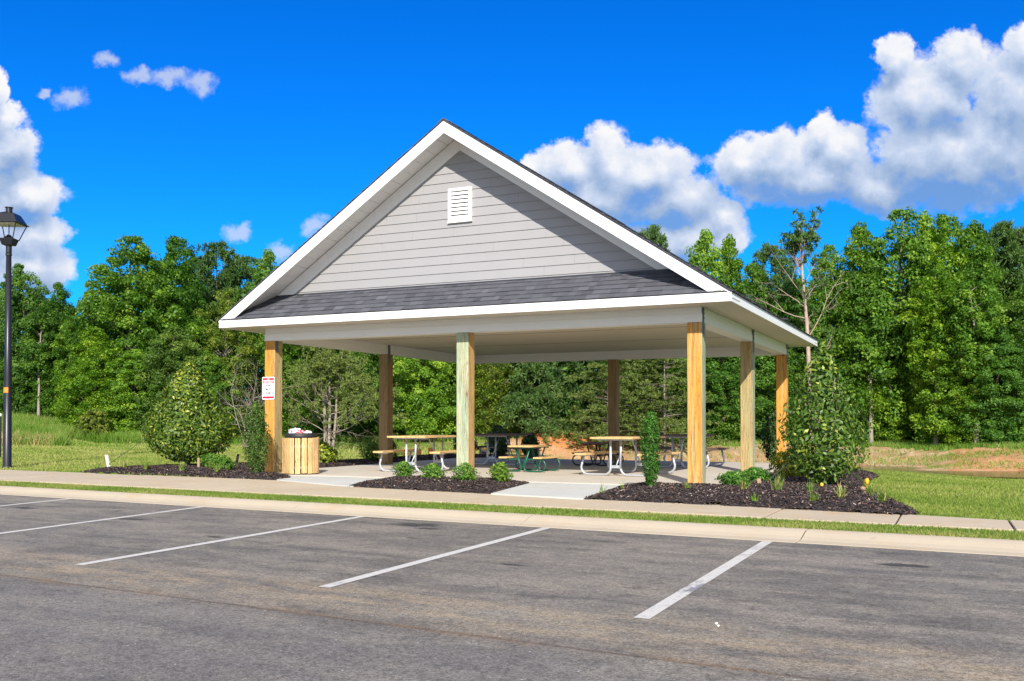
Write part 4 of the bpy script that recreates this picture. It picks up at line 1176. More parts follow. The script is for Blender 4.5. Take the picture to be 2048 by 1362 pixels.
shrub('columnar_holly', 'upright columnar shrub with tiny leaves against the front left post', 'shrub', (-12.98, 15.55, .16), 1.5, sm([(0, .10), (.2, .24), (.5, .30), (.75, .24), (.92, .12), (1, .03)]), 5200, .021, .5, 'bushleaf', 23, 6, tipc=.45, tint0=.16, color=(.85, .72, .9, 1), open_=.3, spread=.1, noise=.3)
shrub('columnar_holly', 'slim clipped columnar shrub standing in front of a tan topped table', 'shrub', (-4.44, 14.72, .16), 1.24, sm([(0, .05), (.15, .105), (.35, .155), (.7, .155), (.9, .12), (1, .05)]), 4200, .019, .5, 'bushleaf', 24, 5, tipc=.4, tint0=.20, color=(.62, .80, .75, 1), open_=.4, noise=.16, spread=.06)
ball = sm([(0, .5), (.25, .95), (.5, 1.0), (.8, .75), (1, .25)])
def low(label, x, y, r, h, seed, m='bushleaf', col=(1, 1, 1, 1), n=950, size=.025, tint0=.36, tipc=.45, group=None, name='low_shrub', aspect=.5, open_=.15, z=.2):
    shrub(name, label, 'shrub', (x, y, z), h, (lambda q: ball(q)*r), n, size, aspect, m, seed, 5, tipc=tipc, tint0=tint0, group=group, color=col, open_=open_, noise=.34)
g4 = 'round shrubs in the middle bed'
low('round bright green shrub at the left end of the middle bed', -9.42, 15.45, .20, .30, 31, group=g4)
low('round bright green shrub, second from the left in the middle bed', -8.55, 15.03, .205, .29, 32, group=g4)
low('round bright green shrub at the foot of the greenish front post', -7.74, 14.72, .215, .33, 33, group=g4)
low('loose yellow green shrub leaning at the right end of the middle bed', -7.30, 15.2, .19, .33, 34, col=(1.25, 1.05, .8, 1), n=1100, group=g4, open_=.2)
low('low green shrub in mulch between the large left shrub and the columnar one', -14.35, 16.1, .26, .32, 35, n=1600)
low('low green shrub under the right side of the large left shrub', -15.25, 16.75, .27, .34, 36, n=1500)
low('low dark green shrub at the left edge of the right bed', -3.32, 15.62, .25, .24, 37, n=1500, col=(.7, .85, .8, 1))
low('low dark green shrub behind another near the right side post', -3.22, 16.9, .26, .25, 38, n=1500, col=(.7, .85, .8, 1))
low('yellow variegated shrub just right of the litter bin', -14.5, 19.9, .36, .52, 39, 'glossy', (1.4, 1.25, .8, 1), 1300, .05, .62, .35, aspect=.4)
low('small dull green shrub left of the left middle post', -14.35, 21.9, .36, .50, 40, n=1600, size=.028, col=(.9, .85, .7, 1))
low('small upright green shrub beside the left middle post', -14.55, 23.1, .30, .55, 41, n=1500, size=.028, col=(.8, .85, .7, 1))
low('yellow splashed broad leaved shrub under the large right shrub', -2.75, 18.3, .42, .55, 42, 'glossy', (1.9, 1.5, .9, 1), 900, .065, .68, .4, aspect=.35)
dk = sm([(0, .5), (.3, 1), (.7, .8), (1, .3)])
def dark_holly(label, x, y, w, h, seed):
    shrub('dark_holly', label, 'shrub', (x, y, .17), h, (lambda q: dk(q)*w), 2600, .040, .5, 'glossy', seed, 5, tipc=.1, tint0=.18, group='dark shrubs behind the pavilion', color=(.7, .75, .8, 1), open_=.25)
dark_holly('dark shrub seen through the legs of the left tan table', -14.15, 26.9, .40, .85, 45)
dark_holly('dark dense shrub half hidden by the greenish front post', -13.05, 27.0, .40, .95, 46)
dark_holly('dark shrub showing between the legs of a dark brown table', -11.95, 27.0, .30, .72, 47)
dark_holly('dark shrub rising behind the right rear post', -4.72, 27.5, .40, 1.35, 48)

def tuft(label, x, y, h, n, seed, dry=.2, w=.011, z=.205, spread=.75):
    rg = np.random.default_rng(seed)
    root = thing('daylily', label, 'plant', (x, y, z), 0, 'strappy tufts in the mulch beds')
    V = []; tn = []
    for i in range(n):
        a = rg.uniform(0, 6.283); L = h*rg.uniform(.6, 1.15); out = spread*rg.uniform(.15, 1)
        ca, sa = math.cos(a), math.sin(a); pts = []
        for k in range(5):
            f = k/4; rr = L*out*(f**1.3); zz = L*(f - .45*out*f*f*1.3)
            pts.append(np.array([ca*rr + rg.normal(0, .002), sa*rr, zz]))
        pr = np.array([-sa, ca, 0])
        t_ = 1.0 if rg.uniform() < dry else np.clip(rg.normal(.4, .18), 0, .8)
        b0 = np.array([rg.normal(0, .02), rg.normal(0, .02), -.02])
        for k in range(4):
            w0, w1 = w*(1-k/4.3), w*(1-(k+1)/4.3)
            V.append([b0+pts[k]-pr*w0, b0+pts[k]+pr*w0, b0+pts[k+1]+pr*w1, b0+pts[k+1]-pr*w1]); tn.append(t_)
    me = np_mesh('leaves', np.array(V), 4, M['tallblade'], np.array(tn)); link('leaves', me, root)
    return root
TU = [('sparse grassy tuft at the far left tip of the left bed', -17.5, 15.6, .16, 22), ('thin dry edged tuft in the left bed, near the lawn', -16.9, 15.85, .26, 30), ('bright green tuft in front of the pale leaning stake', -16.05, 15.62, .30, 46), ('bright green tuft in front of the large left shrub', -14.95, 15.55, .27, 42), ('dry based tuft beside the short wooden stake', -14.5, 15.9, .28, 34), ('bright tuft at the sidewalk edge below the low left shrub', -13.95, 15.5, .26, 34),
      ('wispy tuft at the left corner of the right bed', -4.80, 13.45, .20, 14), ('wispy tuft left of the slim columnar shrub', -4.72, 14.2, .18, 14), ('bright green tuft at the foot of the orange corner post', -3.75, 14.35, .20, 30), ('tuft with yellowing leaves below the low dark shrubs', -2.90, 14.35, .30, 40), ('wide tuft with dry leaves and two tall stalks', -2.42, 14.30, .33, 46), ('upright bright tuft in the middle of the right bed', -1.97, 14.4, .30, 34), ('grey green wispy tuft at the front edge of the right bed', -1.74, 13.05, .20, 46), ('large yellowing tuft near the front of the right bed', -1.45, 13.45, .28, 50), ('green tuft by the pale stone in the right bed', -1.15, 14.3, .28, 34), ('tuft nearest the right tip of the right bed', -.92, 13.3, .26, 40), ('tiny tuft on the sidewalk edge of the right bed', -2.5, 13.05, .13, 18)]
for i, (lb, x, y, h, n) in enumerate(TU): tuft(lb, x, y, h, n, 60+i, .34 if i in (1, 4, 9, 10, 13) else .12, .006 if i in (6, 7, 12) else .011)
mb = MB()
rg_ = np.random.default_rng(99)

# stakes, guy ropes and loose bits of the staked shrubs
def guy(label, a, b_, r=.007):
    mb = MB(); mb.tube([a, tuple((np.array(a)+np.array(b_))/2 - np.array([0, 0, .01])), b_], r, 6)
    tag(mb.build('guy_rope', M['rope']), label, 'rope', 'guy ropes of the staked shrubs')
guy('dark guy rope from the large left shrub to the pale stake', (-16.9, 16.6, .95), (-17.62, 16.05, .28))
guy('green guy rope running left from the large right shrub', (-2.35, 16.2, .75), (-2.98, 16.15, .20), .009)
guy('green guy rope on the right of the large right shrub, nearest its stem', (-1.80, 16.2, .55), (-1.60, 16.45, .19), .009)
guy('green guy rope ending at the yellow capped peg', (-1.70, 16.2, .55), (-1.36, 16.3, .25), .009)
def stake(label, loc, tilt, h, w, m, cat='stake', name='wooden_stake'):
    mb = MB(); mb.prism([(-w, -w*.5, -.08), (w, -w*.5, -.08), (w, w*.5, -.08), (-w, w*.5, -.08)], (tilt[0]*h, tilt[1]*h, h+.08)); o = mb.build(name, M[m], bevel=.003); o.location = loc
    tag(o, label, cat, 'stakes in the mulch beds')
stake('pale stake leaning left behind a bright green tuft', (-17.62, 16.08, .18), (-.35, 0), .30, .038, 'palestake')
stake('short weathered wooden stake right of the large left shrub', (-15.0, 16.1, .2), (.0, 0), .26, .026, 'stake')
stake('dark stake leaning right behind the large left shrub', (-15.55, 17.9, .2), (.3, 0), .28, .03, 'darkstake')
stake('short pinkish peg at the end of the left guy rope of the right shrub', (-3.0, 16.1, .18), (-.1, 0), .13, .03, 'stake')
def cap(label, loc, s, seed):
    import bmesh
    bm = bmesh.new(); bmesh.ops.create_icosphere(bm, subdivisions=2, radius=s)
    for v in bm.verts: v.co = v.co*(1+.18*math.sin(v.co.x*90+seed)); v.co.z *= 1.25; v.co.x *= 1 + .25*(v.co.z > 0)
    for k in range(2): bmesh.ops.create_cone(bm, segments=8, radius1=s*.35, radius2=s*.4, depth=s*2, cap_ends=True, matrix=Matrix.Translation((0, 0, -s*1.6)))
    me = bpy.data.meshes.new('yellow_peg'); bm.to_mesh(me); bm.free(); me.materials.append(M['yellow'])
    tag(link('yellow_peg', me, None, loc), label, 'peg')
cap('yellow capped peg on the lawn edge at the end of a guy rope', (-1.36, 16.3, .29), .042, 1)
cap('yellow peg in the mulch in front of the large right shrub', (-1.97, 15.7, .25), .030, 2)
def stone(label, loc, s, seed):
    import bmesh
    bm = bmesh.new(); bmesh.ops.create_icosphere(bm, subdivisions=2, radius=s)
    rd = np.random.default_rng(seed)
    for v in bm.verts: v.co = v.co*(1+rd.normal(0, .10)); v.co.z *= .7
    me = bpy.data.meshes.new('stone'); bm.to_mesh(me); bm.free(); me.materials.append(M['stake' if s > .03 else 'palestake'])
    tag(link('stone', me, None, loc), label, 'stone')
stone('pale stone on the mulch behind a green tuft', (-1.32, 15.2, .25), .045, 4)
# pebbles on the asphalt
for i, (x, y, s) in enumerate([(-1.365, 5.90, .010), (-1.34, 5.84, .009)]):
    stone(['pale pebble on the asphalt left of another, by a bay line end', 'pale pebble on the asphalt right of another, by a bay line end'][i], (x, y, s*.5), s, 30+i)

# barrier and small sign at the water behind the pavilion
def fz(x, y): return float(terrain(np.array([x]), np.array([y]))[0])
def at(px, d): return tuple(fw2*d + rt2*(px-1024)/1926*d)
def marker(label, px, d, h):
    x, y = at(px, d); r_ = thing('survey_marker', label, 'marker', (x, y, fz(x, y)), 0, 'orange and yellow markers by the water')
    mb = MB(); mb.box(-.09, .09, -.02, .02, h*.35, h); mb.build('flag_panel', M['orange'], r_)
    mb = MB(); mb.box(-.015, .015, -.022, -.0205+.04, -.1, h*.35); mb.build('peg', M['stake'], r_)
marker('orange marker seen under the left tan table, rightmost of three', 862, 31, .45)
marker('orange marker seen under the left tan table, middle of three', 837, 31.5, .40)
marker('orange marker seen under the left tan table, leftmost of three', 812, 31.8, .36)
x, y = at(961, 30.5)
r_ = thing('warning_sign', 'small white sign with red print on a white stake behind the dark table', 'sign', (x, y, fz(x, y)))
mb = MB(); mb.box(-.03, .03, -.02, .02, -.1, .55); mb.build('stake', M['signwhite'], r_)
mb = MB(); mb.obox((.03, -.025, .12), (.20, 0, -.02), (0, .006, 0), (.02, 0, .30)); pn = mb.build('panel', M['signwhite'], r_)
mb = MB(); 
for k in range(3): mb.obox((.06+k*.004, -.0272, .18+k*.07), (.14, 0, -.014), (0, .0016, 0), (.003, 0, .04))
mb.build('red_print', M['red'], pn)
x, y = at(1076, 36.5); x2, y2 = at(925, 35.5)
r_ = thing('tape_barrier', 'yellow tape strung between short yellow posts at the water behind the pavilion', 'barrier', (x2, y2, fz(x2, y2)))
n_ = 4; pts = []
for k in range(n_+1):
    f = k/n_; X_, Y_ = x2+(x-x2)*f, y2+(y-y2)*f; pts.append((X_, Y_, fz(X_, Y_)))
for p in pts:
    mb = MB(); mb.box(p[0]-.06, p[0]+.06, p[1]-.03, p[1]+.03, p[2]-.1, p[2]+.55); mb.build('barrier_post', M['yellow'], r_, off=(x2, y2, fz(x2, y2)))
mb = MB()
for a, b_ in zip(pts[:-1], pts[1:]): mb.obox((a[0]+.06, a[1]-.04, a[2]+.42), (b_[0]-a[0]-.12, b_[1]-a[1], b_[2]-a[2]), (0, .004, 0), (0, 0, .08))
mb.build('tape', M['yellow'], r_, off=(x2, y2, fz(x2, y2)))

# ------------------------------------------------------------------ trees
def clump_leaves(rg, C, rad, per, size, aspect, flat=.7, droop=0.0):
    n = len(C)*per
    cc = np.repeat(C, per, 0); rr = np.repeat(rad, per)
    d = rg.normal(size=(n, 3)); d /= np.linalg.norm(d, axis=1, keepdims=True)
    k = rg.uniform(.15, 1, n)**.5
    off = d*(k*rr)[:, None]; off[:, 2] *= flat; off[:, 2] -= droop*(k**2)*rr
    N = d*.8 + np.array([.15, -.35, .5]) + rg.normal(0, .45, (n, 3))
    V, _ = leaf_quads(cc+off, N, size*rg.uniform(.65, 1.35, n), np.full(n, aspect), rg)
    ct = np.repeat(rg.normal(0, .17, len(C)), per)
    tint = np.clip(.45 + ct + rg.normal(0, .17, n), 0, 1)
    return V, tint

PROTO = {}
def proto_broad(key, seed, H=10., Rw=2.3, low_=.05, prof=None, ncl=360, per=118, size=.076, bark='bark', crad=(.38, .8), stem=.16, limbs=46):
    rg = np.random.default_rng(seed)
    prof = prof or sm([(0, .55), (.15, .85), (.35, 1.0), (.6, .92), (.8, .66), (.93, .36), (1, .08)])
    h = rg.uniform(0, 1, ncl*3); pr = np.array([prof(x) for x in h])
    k_ = rg.uniform(size=ncl*3) < pr; h, pr = h[k_][:ncl], pr[k_][:ncl]; n = len(h)
    a = rg.uniform(0, 6.2832, n)
    lob = 1 + .22*np.sin(2*a+seed) * np.sin(6*h+seed) + .16*np.sin(5*a-8*h+seed)
    rr = Rw*pr*lob*rg.uniform(.05, 1, n)**.42
    z = H*(low_ + (1-low_)*h)
    C = np.stack([rr*np.cos(a), rr*np.sin(a), z], 1)
    rad = rg.uniform(crad[0], crad[1], n)*(1-.35*h)
    V, tint = clump_leaves(rg, C, rad, per, size, .62)
    fol = np_mesh('crown', V, 4, M['leaf'], tint)
    mb = MB(); sway = rg.normal(0, .12, (7, 2))
    tp = [(sway[i, 0]*i/6, sway[i, 1]*i/6, H*.93*i/6 - .15*(i == 0)) for i in range(7)]
    mb.tube(tp, [stem*(1-.86*i/6)*(1.25 if i == 0 else 1) for i in range(7)], 8, cap=False)
    for i in rg.choice(n, min(limbs, n), replace=False):
        zb = max(.4, C[i, 2] - rr[i]*rg.uniform(.5, 1.0)); f = min(zb/(H*.93), .95)
        b_ = np.array([np.interp(f*6, range(7), sway[:, 0])*f, np.interp(f*6, range(7), sway[:, 1])*f, zb])
        bark_limbs(mb, b_, [C[i]], stem*.34*(1-f*.6), rg, 5)
    me = mb.build('tmp', M[bark], smooth=True); tm = me.data; tm.name = 'trunk'; bpy.data.objects.remove(me)
    PROTO[key] = (fol, tm, H)
def proto_needle(key, seed, H=10., Rw=2.2, low_=.1, whorls=24, per=7, tuft_n=26, nl=.30, bark='bark', prof=None, droop=.15, mat_='needle', stem=.15, tuft_r=None, fill=.55, flat=False):
    rg = np.random.default_rng(seed); mb = MB()
    prof = prof or (lambda q: (1-q)**.75*.9+.1)
    mb.tube([(0, 0, -.15), (.05, .03, H*.5), (0, 0, H*.98)], [stem, stem*.6, stem*.12], 8, cap=False)
    C = []; D = []
    for w in range(whorls):
        q = w/(whorls-1); z = H*(low_+(1-low_)*q)
        for b_ in range(per):
            a = rg.uniform(0, 6.283); L = Rw*prof(q)*rg.uniform(.55, 1.1); zz = z + rg.normal(0, .12)
            dirv = np.array([math.cos(a), math.sin(a), 0]); path = []
            for k in range(6):
                f = k/5; p = dirv*L*f + np.array([0, 0, zz + L*(.22*f - droop*2*f*f)]); path.append(tuple(p))
            mb.tube(path, [stem*.22*(1-q*.6)*(1-.8*k/5) for k in range(6)], 4, cap=False)
            m_ = max(3, int(L*4.2))
            for f in np.linspace(1-fill, 1, m_):
                p = np.array([np.interp(f*5, range(6), [c[i] for c in path]) for i in range(3)])
                s = rg.normal(0, .18*L*.6, 3); s[2] *= .35 if flat else .8
                C.append(p+s); D.append(dirv + np.array([0, 0, .6]))
    C = np.array(C); D = np.array(D); n = len(C)*tuft_n
    cc = np.repeat(C, tuft_n, 0); dd = np.repeat(D, tuft_n, 0)
    v = rg.normal(size=(n, 3))*(np.array([1, 1, .35]) if flat else 1.0) + dd*.7; v /= np.linalg.norm(v, axis=1, keepdims=True)
    ln = nl*rg.uniform(.6, 1.2, n)
    pr = np.cross(v, rg.normal(size=(n, 3))); pr /= np.linalg.norm(pr, axis=1, keepdims=True); pr *= (nl*.085)
    st = cc + v*(ln*.1)[:, None]; en = cc + v*ln[:, None]
    V = np.stack([st-pr*.6, st+pr*.6, en+pr, en-pr], 1)
    tint = np.clip(.45 + np.repeat(rg.normal(0, .14, len(C)), tuft_n) + rg.normal(0, .14, n), 0, 1)
    fol = np_mesh('crown', V, 4, M[mat_], tint)
    me = mb.build('tmp', M[bark], smooth=True); tm = me.data; tm.name = 'trunk'; bpy.data.objects.remove(me)
    PROTO[key] = (fol, tm, H)
def twig(mb, rg, p, d, L, r, depth, seg=5, bend=.25):
    d = d/np.linalg.norm(d); path = [tuple(p)]; q = np.array(p, float); ends = []
    k = 4
    for i in range(k):
        d = d + rg.normal(0, bend*.35, 3) + np.array([0, 0, .04]); d /= np.linalg.norm(d); q = q + d*L/k; path.append(tuple(q))
        if depth > 0 and i > 0:
            for _ in range(rg.integers(1, 3)):
                s = d + rg.normal(0, .75, 3); ends += twig(mb, rg, q, s, L*rg.uniform(.35, .62), r*.5*(1-i/k*.4), depth-1, max(4, seg-1), bend)
    mb.tube(path, [r*(1-.7*i/k) for i in range(k+1)], seg, cap=False)
    return ends + [q]
def proto_special(key, seed, kind):
    rg = np.random.default_rng(seed); mb = MB()
    if kind == 'bare_pine':      # tall bare trunk, dead side limbs and a tuft at the top
        H = 11.; mb.tube([(0, 0, -.15), (-.05, 0, 3), (-.18, 0, 6), (-.38, 0, 8.4), (-.5, 0, 10.6)], [.135, .112, .085, .06, .025], 9, cap=False)
        ends = []
        for (z, ang, L, up) in ((3.9, 15, 1.4, .75), (4.9, 175, .9, .4), (5.2, 10, 2.8, 1.25), (6.2, 185, 2.2, .25), (6.7, 170, 2.2, .8), (7.1, 20, 1.1, 1.0), (7.3, 200, 1.9, .7), (7.9, 10, 1.1, 1.2), (8.4, 180, 1.3, 1.2), (5.6, 90, 1.2, .5), (6.5, -90, 1.3, .6)):
            d = np.array([math.cos(R(ang)), math.sin(R(ang))*.8, up]); f = z/10.6
            ends += twig(mb, rg, (-.5*f**1.6, 0, z), d, L, .05*(1.2-f), 2, 5, .3)
        top = []
        for i in range(13):
            a = rg.uniform(0, 6.28); d = np.array([math.cos(a)*.5, math.sin(a)*.5, 1.0]); top += twig(mb, rg, (-.46+rg.normal(0, .05), 0, rg.uniform(8.2, 9.8)), d, rg.uniform(.8, 1.6), .026, 1, 4, .25)
        C = np.array([e + rg.normal(0, .08, 3) for e in top for _ in range(2)] + [e for e in ends if rg.uniform() < .28]); tn, nl = 20, .20
        bark = 'bark_pink'
    elif kind == 'pale':         # pale branched open tree with sparse light foliage
        H = 7.6; ends = []
        for (x, lean, h, r) in ((-.12, -.06, 6.6, .12), (.10, .02, 6.9, .10), (.38, .12, 5.6, .09)):
            mb.tube([(x, 0, -.15), (x+lean*h*.25, .05, h*.3), (x+lean*h*.5, -.05, h*.6), (x+lean*h, 0, h)], [r, r*.8, r*.55, r*.2], 8, cap=False)
            for z in np.linspace(.5, h*.95, 13):
                a = rg.uniform(0, 6.28); d = np.array([math.cos(a)*1.3, math.sin(a)*.9, rg.uniform(.0, .6)]); L = (2.7*(1-z/h)+.9)*rg.uniform(.7, 1.1)
                e = twig(mb, rg, (x+lean*z, 0, z), d, L, .036, 2, 5, .32)
                ends += [p for p in e if p[2] > 1.5]
        C = np.array([e + rg.normal(0, .15, 3) for e in ends for _ in range(2) if rg.uniform() < .85]); tn, nl = 20, .17; bark = 'bark_pale'
    else:                        # dead grey shrubby tree without leaves
        H = 4.6
        for i in range(6):
            a = rg.uniform(0, 6.28); d = np.array([math.cos(a)*.35, math.sin(a)*.35, 1]); twig(mb, rg, (rg.normal(0, .12), rg.normal(0, .1), 0), d, rg.uniform(2.4, 3.6), .05, 3, 5, .28)
        C = None; bark = 'bark_pale'
    fol = None
    if C is not None:
        n = len(C)*tn; cc = np.repeat(C, tn, 0)
        v = rg.normal(size=(n, 3)) + np.array([0, 0, .3]); v /= np.linalg.norm(v, axis=1, keepdims=True); ln = nl*rg.uniform(.5, 1.2, n)
        pr = np.cross(v, rg.normal(size=(n, 3))); pr /= np.linalg.norm(pr, axis=1, keepdims=True); pr *= nl*.13
        st = cc+v*(ln*.1)[:, None]; en = cc+v*ln[:, None]; V = np.stack([st-pr*.6, st+pr*.6, en+pr, en-pr], 1)
        tint = np.clip(.5 + np.repeat(rg.normal(0, .14, len(C)), tn) + rg.normal(0, .12, n), 0, 1)
        fol = np_mesh('crown', V, 4, M['feather'] if kind == 'pale' else M['needle'], tint)
    me = mb.build('tmp', M[bark], smooth=True); tm = me.data; tm.name = 'trunk'; bpy.data.objects.remove(me)
    PROTO[key] = (fol, tm, H)
proto_broad('b1', 101); proto_broad('b2', 102, prof=sm([(0, .7), (.2, .95), (.45, 1.0), (.7, .9), (.88, .6), (1, .15)]))
proto_broad('b3', 103, Rw=1.9, prof=sm([(0, .6), (.25, .9), (.5, .85), (.75, .62), (.92, .34), (1, .05)]), bark='bark_pale', stem=.16, per=96)
proto_broad('b4', 104, Rw=2.1, ncl=250, per=100, prof=sm([(0, .5), (.2, .8), (.5, 1), (.8, .8), (1, .2)]), bark='bark_pale', limbs=90, stem=.18)
proto_broad('bush', 105, H=4., Rw=1.9, ncl=170, per=80, size=.10, low_=.03, crad=(.3, .6), stem=.07, prof=sm([(0, .8), (.3, 1), (.65, .85), (.9, .5), (1, .15)]))
proto_broad('slim', 106, H=9., Rw=1.15, low_=.40, ncl=130, per=90, size=.078, crad=(.3, .6), bark='bark_pale', stem=.115, limbs=50)
proto_needle('pine', 111, Rw=2.5, low_=.38, whorls=17, per=8, droop=.05, prof=sm([(0, .55), (.3, .95), (.6, 1), (.85, .72), (1, .3)]), stem=.13)
proto_needle('pine_soft', 112, H=8., Rw=2.6, low_=.06, whorls=20, per=7, droop=.30, nl=.34, fill=.6)
proto_needle('feather', 113, H=7., Rw=3.1, low_=.05, whorls=19, per=8, droop=.10, nl=.20, tuft_n=30, bark='bark_pale', mat_='feather', flat=True, fill=.62, stem=.08, prof=(lambda q: .35+.65*(1-q)**.8))
proto_special('bare_pine', 121, 'bare_pine'); proto_special('pale', 122, 'pale'); proto_special('dead', 123, 'dead')

